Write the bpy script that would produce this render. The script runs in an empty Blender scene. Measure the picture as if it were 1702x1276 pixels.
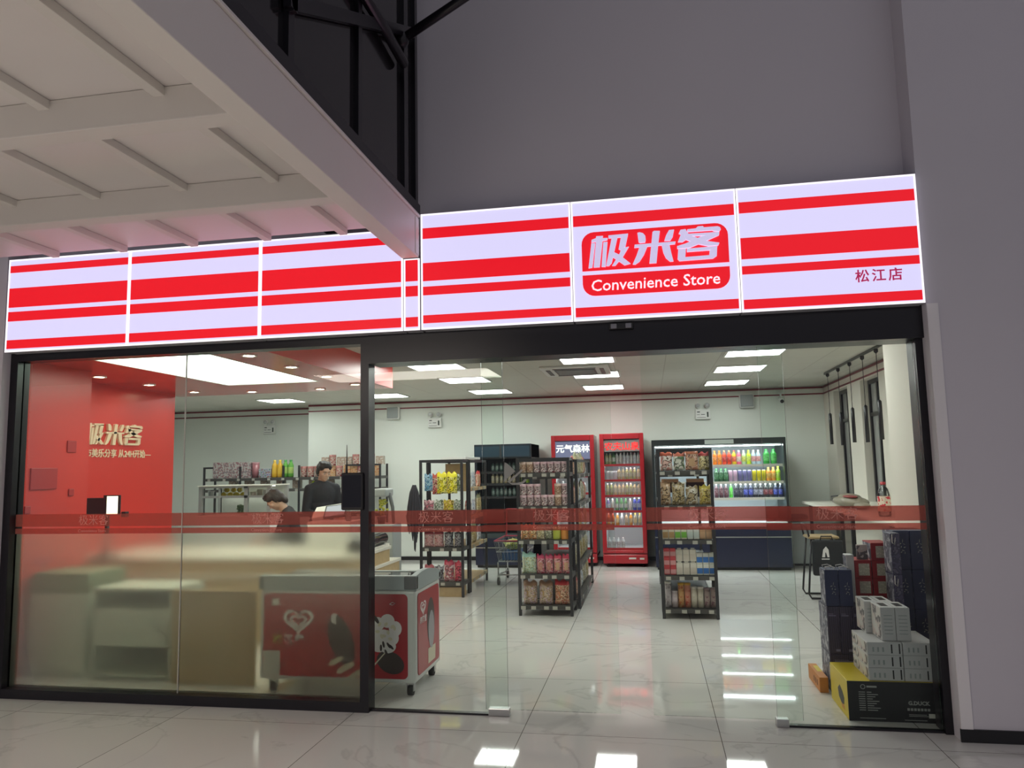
import bpy, bmesh, math, random
from mathutils import Vector, Matrix
S = bpy.context.scene
COL = S.collection
R = math.radians
random.seed(7)

# ------------------------------------------------------------------ camera, world, exposure
cam_d = bpy.data.cameras.new('camera')
cam = bpy.data.objects.new('camera', cam_d)
COL.objects.link(cam)
S.camera = cam
cam_d.sensor_fit = 'HORIZONTAL'
cam_d.sensor_width = 36.0
cam_d.lens = 1249.55 * 36.0 / 1702.0
cam_d.clip_start = 0.05
YAW, PITCH, ROLL = R(10.199), R(6.3012), R(-1.1664)
fw = Vector((-math.sin(YAW) * math.cos(PITCH), math.cos(YAW) * math.cos(PITCH), math.sin(PITCH)))
rt = Vector((math.cos(YAW), math.sin(YAW), 0))
up = rt.cross(fw)
r2 = rt * math.cos(ROLL) + up * math.sin(ROLL)
u2 = -rt * math.sin(ROLL) + up * math.cos(ROLL)
M = Matrix((r2, u2, -fw)).transposed().to_4x4()
M.translation = Vector((4.4243, -4.6707, 1.5))
cam.matrix_world = M

W = bpy.data.worlds.new('night_sky')
S.world = W
W.use_nodes = True
W.node_tree.nodes['Background'].inputs[0].default_value = (0.93, 0.90, 1.0, 1)
W.node_tree.nodes['Background'].inputs[1].default_value = 0.22
S.view_settings.view_transform = 'Standard'
S.view_settings.look = 'None'
S.view_settings.exposure = 0.0
S.view_settings.gamma = 1.0
S.view_settings.use_curve_mapping = False
S.cycles.max_bounces = 10
S.cycles.diffuse_bounces = 4
S.cycles.glossy_bounces = 4
S.cycles.transmission_bounces = 8
S.cycles.transparent_max_bounces = 40
S.cycles.sample_clamp_indirect = 4.0
S.cycles.caustics_reflective = False
S.cycles.use_denoising = True
def add_fill_light(name, loc, sx, sy, watts, col):
    l = bpy.data.lights.new(name, 'AREA'); l.shape = 'RECTANGLE'; l.size = sx; l.size_y = sy; l.energy = watts; l.color = col
    o = bpy.data.objects.new(name, l); COL.objects.link(o); o.location = loc
add_fill_light('canopy_fill', (1.2, -5.2, 2.78), 2.4, .9, 135, (1.0, .90, .80))  # unseen area light added to brighten the canopy underside and left floor
add_fill_light('walkway_fill', (6.6, -5.4, 4.6), 2.0, 1.2, 6, (1.0, .93, .90))  # second unseen light, added to lift the walkway on the right
PANEL_W = 14.5      # ceiling light strength
SIGN_W = 0.92       # lightbox sign strength

# ------------------------------------------------------------------ materials
MATS = {}
def nt(m):
    return m.node_tree.nodes, m.node_tree.links
def mat(name, col, rough=0.5, metal=0.0, spec=0.5, noise=0.0, nscale=8.0, bump=0.0, coat=0.0):
    if name in MATS: return MATS[name]
    m = bpy.data.materials.new(name); m.use_nodes = True
    N, L = nt(m); b = N['Principled BSDF']
    b.inputs['Base Color'].default_value = (*col, 1)
    b.inputs['Roughness'].default_value = rough
    b.inputs['Metallic'].default_value = metal
    b.inputs['Specular IOR Level'].default_value = spec
    b.inputs['Coat Weight'].default_value = coat
    if noise or bump:
        tc = N.new('ShaderNodeTexCoord'); no = N.new('ShaderNodeTexNoise')
        no.inputs['Scale'].default_value = nscale; no.inputs['Detail'].default_value = 4
        L.new(tc.outputs['Object'], no.inputs['Vector'])
        if noise:
            mx = N.new('ShaderNodeMix'); mx.data_type = 'RGBA'
            mx.inputs[6].default_value = (*[c * (1 - noise) for c in col], 1)
            mx.inputs[7].default_value = (*[min(1, c * (1 + noise)) for c in col], 1)
            L.new(no.outputs[0], mx.inputs[0]); L.new(mx.outputs[2], b.inputs['Base Color'])
        if bump:
            bp = N.new('ShaderNodeBump'); bp.inputs['Strength'].default_value = bump; bp.inputs['Distance'].default_value = 0.01
            L.new(no.outputs[0], bp.inputs['Height']); L.new(bp.outputs[0], b.inputs['Normal'])
    MATS[name] = m
    return m
def emit(name, col, s, base=None):
    if name in MATS: return MATS[name]
    m = bpy.data.materials.new(name); m.use_nodes = True
    N, L = nt(m); b = N['Principled BSDF']
    b.inputs['Base Color'].default_value = (*(base or [c * 0.3 for c in col]), 1)
    b.inputs['Roughness'].default_value = 0.35
    b.inputs['Emission Color'].default_value = (*col, 1)
    b.inputs['Emission Strength'].default_value = s
    MATS[name] = m
    return m
def glass(name, tint=(0.95, 0.985, 0.965), refl=0.42, rough=0.0):
    """thin architectural pane: straight-through transmission plus a fresnel mirror reflection"""
    if name in MATS: return MATS[name]
    m = bpy.data.materials.new(name); m.use_nodes = True
    N, L = nt(m)
    for n in list(N):
        if n.type != 'OUTPUT_MATERIAL': N.remove(n)
    out = [n for n in N if n.type == 'OUTPUT_MATERIAL'][0]
    t = N.new('ShaderNodeBsdfTransparent'); t.inputs[0].default_value = (*tint, 1)
    g = N.new('ShaderNodeBsdfGlossy'); g.inputs['Roughness'].default_value = rough
    f = N.new('ShaderNodeFresnel'); f.inputs[0].default_value = 1.45
    mu = N.new('ShaderNodeMath'); mu.operation = 'MULTIPLY'; mu.inputs[1].default_value = refl
    x = N.new('ShaderNodeMixShader')
    L.new(f.outputs[0], mu.inputs[0]); L.new(mu.outputs[0], x.inputs[0])
    L.new(t.outputs[0], x.inputs[1]); L.new(g.outputs[0], x.inputs[2]); L.new(x.outputs[0], out.inputs[0])
    MATS[name] = m
    return m
def film(name, tint, diff, k):
    """translucent coloured vinyl: part see-through tint, part diffuse ink"""
    if name in MATS: return MATS[name]
    m = bpy.data.materials.new(name); m.use_nodes = True
    N, L = nt(m)
    for n in list(N):
        if n.type != 'OUTPUT_MATERIAL': N.remove(n)
    out = [n for n in N if n.type == 'OUTPUT_MATERIAL'][0]
    t = N.new('ShaderNodeBsdfTransparent'); t.inputs[0].default_value = (*tint, 1)
    d = N.new('ShaderNodeBsdfDiffuse'); d.inputs[0].default_value = (*diff, 1)
    r = N.new('ShaderNodeBsdfTranslucent'); r.inputs[0].default_value = (*diff, 1)
    a = N.new('ShaderNodeMixShader'); a.inputs[0].default_value = 0.5
    x = N.new('ShaderNodeMixShader'); x.inputs[0].default_value = k
    L.new(d.outputs[0], a.inputs[1]); L.new(r.outputs[0], a.inputs[2])
    L.new(t.outputs[0], x.inputs[1]); L.new(a.outputs[0], x.inputs[2]); L.new(x.outputs[0], out.inputs[0])
    MATS[name] = m
    return m
def frost(name):
    if name in MATS: return MATS[name]
    m = bpy.data.materials.new(name); m.use_nodes = True
    N, L = nt(m)
    for n in list(N):
        if n.type != 'OUTPUT_MATERIAL': N.remove(n)
    out = [n for n in N if n.type == 'OUTPUT_MATERIAL'][0]
    t = N.new('ShaderNodeBsdfRefraction'); t.inputs['Color'].default_value = (0.975, 0.965, 0.92, 1)
    t.inputs['Roughness'].default_value = 0.34; t.inputs['IOR'].default_value = 1.10
    d = N.new('ShaderNodeBsdfTranslucent'); d.inputs[0].default_value = (0.75, 0.73, 0.65, 1)
    x = N.new('ShaderNodeMixShader'); x.inputs[0].default_value = 0.10
    L.new(t.outputs[0], x.inputs[1]); L.new(d.outputs[0], x.inputs[2]); L.new(x.outputs[0], out.inputs[0])
    MATS[name] = m
    return m
def pk(name, cols, scale=40.0, rough=0.35, kind='NOISE', stretch=(1, 1, 1)):
    """printed packaging: constant colour patches from a procedural texture"""
    if name in MATS: return MATS[name]
    m = bpy.data.materials.new(name); m.use_nodes = True
    N, L = nt(m); b = N['Principled BSDF']; b.inputs['Roughness'].default_value = rough
    tc = N.new('ShaderNodeTexCoord'); mp = N.new('ShaderNodeMapping'); mp.inputs['Scale'].default_value = stretch
    L.new(tc.outputs['Object'], mp.inputs['Vector'])
    if kind == 'VORONOI':
        t = N.new('ShaderNodeTexVoronoi'); o = t.outputs['Distance']; lo, hi = 0.15, 0.6
    elif kind == 'WAVE':
        t = N.new('ShaderNodeTexWave'); t.inputs['Distortion'].default_value = 3.0; o = t.outputs[0]; lo, hi = 0.2, 0.8
    else:
        t = N.new('ShaderNodeTexNoise'); t.inputs['Detail'].default_value = 3; o = t.outputs[0]; lo, hi = 0.42, 0.58
    t.inputs['Scale'].default_value = scale
    L.new(mp.outputs[0], t.inputs['Vector'])
    cr = N.new('ShaderNodeValToRGB'); cr.color_ramp.interpolation = 'CONSTANT'
    n = len(cols)
    while len(cr.color_ramp.elements) < n: cr.color_ramp.elements.new(0.5)
    for i, c in enumerate(cols):
        e = cr.color_ramp.elements[i]; e.position = 0 if i == 0 else lo + (hi - lo) * (i - 1) / max(1, n - 2); e.color = (*c, 1)
    L.new(o, cr.inputs[0]); L.new(cr.outputs[0], b.inputs['Base Color'])
    MATS[name] = m
    return m

WHITE_WALL = mat('painted wall white', (0.76, 0.80, 0.75), 0.65, noise=0.02, nscale=3)
CREAM_WALL = mat('painted wall cream', (0.76, 0.73, 0.65), 0.65, noise=0.02, nscale=3)
EXT_WALL = mat('exterior render grey', (0.66, 0.63, 0.68), 0.8, noise=0.025, nscale=1.5)
CANOPY_W = mat('canopy white paint', (0.72, 0.69, 0.65), 0.5, noise=0.02, nscale=4)
RED_WALL = mat('red gloss panel', (0.62, 0.045, 0.035), 0.28, spec=0.5)
RED_SOFFIT = mat('dark red soffit', (0.50, 0.06, 0.06), 0.16)
BLACK_AL = mat('black aluminium', (0.008, 0.007, 0.011), 0.28)
BLACK_PL = mat('black plastic', (0.012, 0.012, 0.014), 0.4)
DARK_STEEL = mat('dark shelf steel', (0.022, 0.022, 0.025), 0.42)
GREY_SHELF = mat('grey shelf board', (0.055, 0.052, 0.048), 0.5)
CHROME = mat('brushed steel', (0.55, 0.55, 0.55), 0.28, metal=1.0)
GLASS = glass('clear glass')
GLASS_EDGE = mat('green glass edge', (0.02, 0.035, 0.03), 0.2)
WHITE_PL = mat('white plastic', (0.75, 0.76, 0.74), 0.4)
GREY_PL = mat('grey plastic', (0.33, 0.36, 0.36), 0.4)
WOOD = mat('light oak', (0.50, 0.37, 0.20), 0.5, noise=0.18, nscale=14)
PAPER = mat('label paper', (0.72, 0.70, 0.64), 0.6)
NAVY = mat('navy panel', (0.012, 0.016, 0.045), 0.25)
RED_FR = mat('red cooler enamel', (0.40, 0.014, 0.022), 0.25, coat=0.3)
RUBBER = mat('black rubber', (0.015, 0.015, 0.015), 0.6)
CARD = mat('brown cardboard', (0.36, 0.24, 0.11), 0.75, noise=0.08)
BAND = film('red vinyl band', (0.88, 0.50, 0.47), (0.60, 0.25, 0.22), 0.32)
BAND_TXT = film('pale vinyl lettering', (1.0, 0.92, 0.90), (0.95, 0.70, 0.64), 0.6)

def floor_mat():
    m = bpy.data.materials.new('polished marble tile'); m.use_nodes = True
    N, L = nt(m); b = N['Principled BSDF']
    tc = N.new('ShaderNodeTexCoord'); mp = N.new('ShaderNodeMapping')
    mp.inputs['Location'].default_value = (-3.65, 0.28, 0)
    L.new(tc.outputs['Object'], mp.inputs['Vector'])
    br = N.new('ShaderNodeTexBrick'); br.offset = 0.0; br.squash = 1.0
    br.inputs['Scale'].default_value = 1.0; br.inputs['Mortar Size'].default_value = 0.0022
    br.inputs['Brick Width'].default_value = 1.1; br.inputs['Row Height'].default_value = 1.1
    br.inputs['Color1'].default_value = (1, 1, 1, 1); br.inputs['Color2'].default_value = (0.93, 0.93, 0.93, 1)
    br.inputs['Mortar'].default_value = (0.22, 0.20, 0.19, 1)
    L.new(mp.outputs[0], br.inputs['Vector'])
    n1 = N.new('ShaderNodeTexNoise'); n1.inputs['Scale'].default_value = 0.9; n1.inputs['Detail'].default_value = 6
    n1.inputs['Distortion'].default_value = 1.3
    L.new(tc.outputs['Object'], n1.inputs['Vector'])
    cr = N.new('ShaderNodeValToRGB'); E = cr.color_ramp.elements
    E[0].position = 0.0; E[0].color = (0.71, 0.70, 0.665, 1)
    E[1].position = 1.0; E[1].color = (0.72, 0.70, 0.68, 1)
    for p, c in ((0.485, (0.72, 0.71, 0.675, 1)), (0.503, (0.54, 0.53, 0.51, 1)), (0.518, (0.74, 0.73, 0.70, 1))):
        e = E.new(p); e.color = c
    L.new(n1.outputs[0], cr.inputs[0])
    n2 = N.new('ShaderNodeTexNoise'); n2.inputs['Scale'].default_value = 2.2; n2.inputs['Detail'].default_value = 5
    L.new(tc.outputs['Object'], n2.inputs['Vector'])
    mv = N.new('ShaderNodeMix'); mv.data_type = 'RGBA'; mv.inputs[6].default_value = (0.72, 0.70, 0.675, 1)
    L.new(n2.outputs[0], mv.inputs[0]); L.new(cr.outputs[0], mv.inputs[7])
    mx = N.new('ShaderNodeMix'); mx.data_type = 'RGBA'; mx.blend_type = 'MULTIPLY'; mx.inputs[0].default_value = 1
    L.new(mv.outputs[2], mx.inputs[6]); L.new(br.outputs[0], mx.inputs[7])
    L.new(mx.outputs[2], b.inputs['Base Color'])
    b.inputs['Roughness'].default_value = 0.035; b.inputs['Specular IOR Level'].default_value = 0.6
    return m
def ceil_mat():
    m = bpy.data.materials.new('white ceiling tiles'); m.use_nodes = True
    N, L = nt(m); b = N['Principled BSDF']; b.inputs['Roughness'].default_value = 0.6
    tc = N.new('ShaderNodeTexCoord'); br = N.new('ShaderNodeTexBrick'); br.offset = 0.0
    br.inputs['Scale'].default_value = 1.0; br.inputs['Mortar Size'].default_value = 0.004
    br.inputs['Brick Width'].default_value = 0.58; br.inputs['Row Height'].default_value = 0.58
    br.inputs['Color1'].default_value = (0.66, 0.65, 0.585, 1); br.inputs['Color2'].default_value = (0.64, 0.63, 0.57, 1)
    br.inputs['Mortar'].default_value = (0.46, 0.44, 0.39, 1)
    L.new(tc.outputs['Object'], br.inputs['Vector']); L.new(br.outputs[0], b.inputs['Base Color'])
    return m

# ------------------------------------------------------------------ mesh builder
class MB:
    def __init__(s):
        s.bm = bmesh.new(); s.mats = []
    def mi(s, m):
        if m not in s.mats: s.mats.append(m)
        return s.mats.index(m)
    def box(s, x0, x1, y0, y1, z0, z1, m, b=0.0, seg=2):
        r = bmesh.ops.create_cube(s.bm, size=1.0, matrix=Matrix.Translation(((x0 + x1) / 2, (y0 + y1) / 2, (z0 + z1) / 2)) @ Matrix.Diagonal((abs(x1 - x0), abs(y1 - y0), abs(z1 - z0), 1)))
        vs = r['verts']; i = s.mi(m)
        fs = {f for v in vs for f in v.link_faces}
        for f in fs: f.material_index = i
        if b > 0:
            es = list({e for f in fs for e in f.edges})
            q = bmesh.ops.bevel(s.bm, geom=es, offset=b, segments=seg, affect='EDGES', profile=0.5)
            for f in q['faces']: f.material_index = i
        return vs
    def obox(s, c, ax, ay, az, m):
        """oriented box: centre and three half-axis vectors"""
        c = Vector(c); ax, ay, az = Vector(ax), Vector(ay), Vector(az); i = s.mi(m)
        v = [s.bm.verts.new(c + ax * a + ay * b_ + az * d) for a in (-1, 1) for b_ in (-1, 1) for d in (-1, 1)]
        for q in ((0, 1, 3, 2), (4, 6, 7, 5), (0, 4, 5, 1), (2, 3, 7, 6), (0, 2, 6, 4), (1, 5, 7, 3)):
            f = s.bm.faces.new([v[k] for k in q]); f.material_index = i
    def bar(s, p, q, w, h, m):
        """rectangular bar from p to q, w across, h in the vertical-ish direction"""
        p, q = Vector(p), Vector(q); d = (q - p); l = d.length; d.normalize()
        side = d.cross(Vector((0, 0, 1)))
        if side.length < 1e-4: side = Vector((1, 0, 0))
        side.normalize(); upv = side.cross(d)
        s.obox((p + q) / 2, d * l / 2, side * w / 2, upv * h / 2, m)
    def tube(s, pts, r, m, n=10, cap=True):
        """round tube along points; r a number or one radius per point"""
        i = s.mi(m); pts = [Vector(p) for p in pts]; rs = r if isinstance(r, (list, tuple)) else [r] * len(pts)
        rings = []; ref = None
        for k, p in enumerate(pts):
            a = pts[max(0, k - 1)]; b_ = pts[min(len(pts) - 1, k + 1)]
            t = (b_ - a).normalized()
            if ref is None:
                ref = Vector((0, 0, 1)) if abs(t.z) < 0.9 else Vector((1, 0, 0))
            u = t.cross(ref)
            if u.length < 1e-5: u = t.orthogonal()
            u.normalize(); w = u.cross(t); ref = w
            rings.append([s.bm.verts.new(p + (u * math.cos(2 * math.pi * j / n) + w * math.sin(2 * math.pi * j / n)) * rs[k]) for j in range(n)])
        for a, b_ in zip(rings, rings[1:]):
            for j in range(n):
                f = s.bm.faces.new((a[j], a[(j + 1) % n], b_[(j + 1) % n], b_[j])); f.material_index = i; f.smooth = True
        if cap:
            for rg in (rings[0][::-1], rings[-1]):
                f = s.bm.faces.new(rg); f.material_index = i
    def lathe(s, prof, m, n=16, c=(0, 0, 0), mats=None):
        """profile [(r, z)...] turned about z; mats: one material per profile segment"""
        c = Vector(c); rings = []
        for r, z in prof:
            rings.append([s.bm.verts.new(c + Vector((r * math.cos(2 * math.pi * j / n), r * math.sin(2 * math.pi * j / n), z))) for j in range(n)] if r > 1e-6 else [s.bm.verts.new(c + Vector((0, 0, z)))])
        for k, (a, b_) in enumerate(zip(rings, rings[1:])):
            i = s.mi(mats[k] if mats else m)
            for j in range(n):
                j2 = (j + 1) % n
                if len(a) == 1 and len(b_) == 1: continue
                vs = (a[0], b_[j], b_[j2]) if len(a) == 1 else ((a[j], a[j2], b_[0]) if len(b_) == 1 else (a[j], a[j2], b_[j2], b_[j]))
                if len(a) == 1: vs = vs[::-1]
                f = s.bm.faces.new(vs[::-1] if len(a) == 1 else vs); f.material_index = i; f.smooth = True
    def prism(s, poly, y0, y1, m):
        """polygon in (x, z) extruded from y0 to y1"""
        i = s.mi(m)
        a = [s.bm.verts.new((x, y0, z)) for x, z in poly]; b_ = [s.bm.verts.new((x, y1, z)) for x, z in poly]
        fa = s.bm.faces.new(a); fb = s.bm.faces.new(b_[::-1]); fs = [fa, fb]
        n = len(poly)
        for k in range(n): fs.append(s.bm.faces.new((a[k], b_[k], b_[(k + 1) % n], a[(k + 1) % n])))
        for f in fs: f.material_index = i
        return a + b_
    def ell(s, c, rx, ry, rz, m, u=14, v=10, rot=None):
        i = s.mi(m)
        mt = Matrix.Translation(Vector(c)) @ (rot.to_4x4() if rot is not None else Matrix.Identity(4)) @ Matrix.Diagonal((rx, ry, rz, 1))
        r = bmesh.ops.create_uvsphere(s.bm, u_segments=u, v_segments=v, radius=1.0, matrix=mt)
        for f in {f for w in r['verts'] for f in w.link_faces}: f.material_index = i; f.smooth = True
        return r['verts']
    def add_mesh(s, me, mt, m):
        i = s.mi(m); k = len(s.bm.faces); v0 = len(s.bm.verts)
        s.bm.from_mesh(me); s.bm.verts.ensure_lookup_table(); s.bm.faces.ensure_lookup_table()
        for v in s.bm.verts[v0:]: v.co = mt @ v.co
        for f in s.bm.faces[k:]: f.material_index = i
    def done(s, name):
        s.bm.normal_update()
        bmesh.ops.recalc_face_normals(s.bm, faces=s.bm.faces[:])
        me = bpy.data.meshes.new(name); s.bm.to_mesh(me); s.bm.free()
        for m in s.mats: me.materials.append(m)
        return me

def tag(o, label=None, cat=None, group=None, kind=None):
    if label: o['label'] = label
    if cat: o['category'] = cat
    if group: o['group'] = group
    if kind: o['kind'] = kind
    return o
def obj(name, mb, parent=None, loc=(0, 0, 0), rz=0.0):
    o = bpy.data.objects.new(name, mb.done(name) if isinstance(mb, MB) else mb)
    COL.objects.link(o); o.location = loc; o.rotation_euler = (0, 0, rz)
    if parent: o.parent = parent
    return o
def thing(name, label, cat, loc=(0, 0, 0), rz=0.0, group=None):
    o = bpy.data.objects.new(name, None); COL.objects.link(o); o.location = loc; o.rotation_euler = (0, 0, rz)
    o.empty_display_size = 0.1
    return tag(o, label, cat, group)
def struct(name, mb, label=None, parent=None):
    o = obj(name, mb, parent)
    if not parent: tag(o, label, None, None, 'structure')
    return o
def B(x0, x1, y0, y1, z0, z1, m, b=0.0):
    k = MB(); k.box(x0, x1, y0, y1, z0, z1, m, b); return k
def dup(o, loc, rz=None, label=None, group=None):
    r = o.copy(); COL.objects.link(r); r.location = loc
    if rz is not None: r.rotation_euler = (0, 0, rz)
    if label: r['label'] = label
    if group: r['group'] = group
    for ch in o.children:
        c = ch.copy(); COL.objects.link(c); c.parent = r
        for g in ch.children:
            d = g.copy(); COL.objects.link(d); d.parent = c
    return r
TXT = {}
def text_me(s, size, bold=0.0, ext=0.0, align='LEFT', shear=0.0, space=1.0):
    k = (s, size, bold, ext, align, shear, space)
    if k in TXT: return TXT[k]
    c = bpy.data.curves.new('lettering', 'FONT'); c.body = s; c.size = size; c.offset = bold; c.extrude = ext
    c.align_x = align; c.shear = shear; c.resolution_u = 2; c.space_character = space
    o = bpy.data.objects.new('lettering', c); COL.objects.link(o)
    dg = bpy.context.evaluated_depsgraph_get()
    me = bpy.data.meshes.new_from_object(o.evaluated_get(dg))
    bpy.data.objects.remove(o); bpy.data.curves.remove(c)
    TXT[k] = me
    return me
FRONT = Matrix(((1, 0, 0, 0), (0, 0, -1, 0), (0, 1, 0, 0), (0, 0, 0, 1)))        # text facing -y
EAST = Matrix(((0, 0, 1, 0), (1, 0, 0, 0), (0, 1, 0, 0), (0, 0, 0, 1)))          # text facing +x
def put_text(mb, s, size, at, m, bold=0.0, ext=0.0008, align='LEFT', shear=0.0, space=1.0, face=FRONT):
    mb.add_mesh(text_me(s, size, bold, ext, align, shear, space), Matrix.Translation(Vector(at)) @ face, m)
def rrect(x0, x1, z0, z1, r, n=6, corners=(1, 1, 1, 1)):
    """rounded rectangle outline; corners bl, br, tr, tl"""
    p = []
    for (cx, cz, a0, on) in ((x0 + r, z0 + r, 180, corners[0]), (x1 - r, z0 + r, 270, corners[1]), (x1 - r, z1 - r, 0, corners[2]), (x0 + r, z1 - r, 90, corners[3])):
        if on:
            for k in range(n + 1):
                a = R(a0 + 90 * k / n); p.append((cx + r * math.cos(a), cz + r * math.sin(a)))
        else:
            p.append((x0 if a0 in (180, 90) else x1, z0 if a0 in (180, 270) else z1))
    return p
ORD = ['first', 'second', 'third', 'fourth', 'fifth', 'sixth', 'seventh', 'eighth', 'ninth', 'tenth', 'eleventh', 'twelfth', 'thirteenth', 'fourteenth', 'fifteenth', 'sixteenth']

# ================================================================== THE SETTING
CEIL = 2.65
YB, YR, XE, XS = 7.55, 8.05, 7.1, -1.38        # back wall, recess back, right wall, recess corner
f = MB(); f.box(-6.5, 12, -7, 9, -0.1, 0, floor_mat()); struct('floor', f, 'glossy cream marble tile floor running from the walkway into the shop')
k = MB(); k.box(-5, XE + .3, 0.1, 8.4, CEIL, CEIL + .08, ceil_mat()); struct('ceiling', k, 'white tiled shop ceiling')
struct('wall_back', B(XS, XE + .2, YB, YB + .2, 0, CEIL, WHITE_WALL), 'white back wall of the shop with two red trim lines')
struct('wall_recess', B(-4.6, XS, YR, YR + .2, 0, CEIL, WHITE_WALL), 'white wall set further back behind the cashier area')
struct('wall_recess_side', B(XS, XS + .12, YB + .2, YR + .2, 0, CEIL, WHITE_WALL), 'short white return wall at the recess')
struct('wall_left', B(-4.8, -4.6, 0, 8.2, 0, CEIL, WHITE_WALL), 'white left wall of the shop')
# right wall with two window openings
w = MB()
WIN = ((4.72, 5.50), (6.14, 6.92))
ys = [1.6] + [v for q in WIN for v in q] + [YB]
w.box(XE, XE + .22, 1.6, YB + .2, 0, 0.98, CREAM_WALL); w.box(XE, XE + .22, 1.6, YB + .2, 2.5, CEIL, CREAM_WALL)
for a, b_ in zip(ys[0::2], ys[1::2]): w.box(XE, XE + .22, a, b_, 0.98, 2.5, CREAM_WALL)
struct('wall_right', w, 'white right wall of the shop with two tall windows')
struct('wall_stub', B(6.26, XE + .22, 0.1, 1.6, 0, CEIL, CREAM_WALL), 'white wall return just inside the right end of the entrance')
NIGHT = mat('dark window pane', (0.34, 0.35, 0.34), 0.12)
for n, (a, b_) in enumerate(WIN):
    e = bpy.data.objects.new('window_%d' % (n + 5), None); COL.objects.link(e); e.location = (XE, a, .98); tag(e, 'tall dark night window in the right wall', kind='structure')
    h, wd = 1.52, b_ - a
    q = MB()
    for z0, z1 in ((0, .05), (h - .05, h), (h * .70, h * .70 + .045)): q.box(.09, .15, 0, wd, z0, z1, BLACK_AL)
    for y0 in (0, wd - .05, wd * .5): q.box(.09, .15, y0, y0 + .05, .05, h - .05, BLACK_AL)
    obj('window_frame', q, e); obj('pane', B(.115, .125, .02, wd - .02, .02, h - .02, NIGHT), e)
# red entrance feature wall and pillar on the left
struct('wall_red', B(-1.0, -0.9, 1.0, 3.09, 0, 2.4, RED_WALL), 'red feature wall carrying pale raised lettering')
p = MB(); p.box(-1.0, -0.35, 0.06, 1.105, 0, 2.4, RED_WALL); struct('pillar_red', p, 'red clad pillar beside the left storefront window')
# trims
TR = mat('maroon trim line', (0.20, 0.018, 0.03), 0.4)
def trim(n, mb, l): struct('trim_%d' % n, mb, l)
t = MB()
t.box(XS, XE, YB - .012, YB, 2.615, 2.64, TR); t.box(XS, XE, YB - .012, YB, 2.52, 2.54, TR); trim(1, t, 'pair of maroon trim lines along the back wall')
t = MB(); t.box(-4.6, XS, YR - .012, YR, 2.615, 2.64, TR); t.box(-4.6, XS, YR - .012, YR, 2.52, 2.54, TR); trim(2, t, 'pair of maroon trim lines on the recessed wall')
t = MB(); t.box(XE - .012, XE, 1.6, YB - .012, 2.615, 2.64, TR); t.box(XE - .012, XE, 1.6, YB - .012, 2.52, 2.54, TR); trim(3, t, 'pair of maroon trim lines along the right wall')
struct('baseboard_back', B(XS, XE, YB - .015, YB, 0, .06, BLACK_PL), 'dark baseboard of the back wall')
# ---------------- exterior walls
struct('wall_exterior_right', B(6.0, 12, -.13, .1, 0, 7, EXT_WALL), 'grey rendered wall to the right of the shopfront')
struct('baseboard_exterior', B(5.995, 12, -.142, -.13, 0, .066, BLACK_PL), 'black baseboard of the grey outside wall')
struct('wall_exterior_left', B(-6.5, -.06, -.12, .1, 0, 3.3, EXT_WALL), 'grey outside wall at the left end of the shopfront')
struct('wall_exterior_above', B(-6.5, 6.06, .06, .2, 2.38, 7, EXT_WALL), 'grey rendered wall above the lit sign')
# ---------------- cashier soffit with light panel and downlights
s = MB(); zs = 2.4
for x0, x1, y0, y1 in ((-.99, .16, .12, 3.3), (1.17, 1.62, .12, 3.3), (.16, 1.17, 2.42, 3.3)): s.box(x0, x1, y0, y1, zs, CEIL, RED_SOFFIT)
s.box(.16, 1.17, .12, 2.42, zs + .05, CEIL, RED_SOFFIT)
struct('ceiling_soffit', s, 'dark red dropped soffit over the cashier area')
struct('trim_4', B(1.62, 1.632, .12, 3.312, zs, CEIL, RED_WALL), 'bright red fascia of the soffit')
LP = emit('soft light panel', (0.86, 1.0, 0.84), 4.5)
t = thing('light_panel', 'large pale green white light panel in the red soffit over the cashier', 'ceiling light', (.665, 1.3, zs + .03))
obj('diffuser', B(-.5, .5, -1.15, 1.115, -.02, .01, LP), t)
q = MB()
for x0, x1, y0, y1 in ((-.504, -.49, -1.15, 1.119), (.49, .504, -1.15, 1.119), (-.49, .49, 1.105, 1.119)): q.box(x0, x1, y0, y1, -.032, -.02, WHITE_PL)
obj('frame', q, t)
DL = emit('warm downlight lens', (1.0, 0.80, 0.55), 110.0)
def downlight(x, y, lab):
    t = thing('downlight', lab, 'downlight', (x, y, zs), 0, 'downlights in the red soffit')
    q = MB(); q.lathe([(.062, 0), (.062, -.008), (.045, -.008), (.040, 0)], WHITE_PL, 20); obj('trim_ring', q, t)
    q = MB(); q.lathe([(0, -.004), (.041, -.004)], DL, 20); obj('lens', q, t)
for i, y in enumerate((.63, 1.33, 2.05, 2.77)): downlight(1.41, y, 'small round downlight, %s from the front in the soffit row right of the panel' % ORD[i])
for i, y in enumerate((1.39, 2.09, 2.86)): downlight(-.51, y, 'small round downlight, %s from the front in the soffit row by the red wall' % ORD[i])
for i, x in enumerate((.07, .885)): downlight(x, 3.06, 'small round downlight, %s from the left behind the soffit light panel' % ORD[i])
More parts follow.
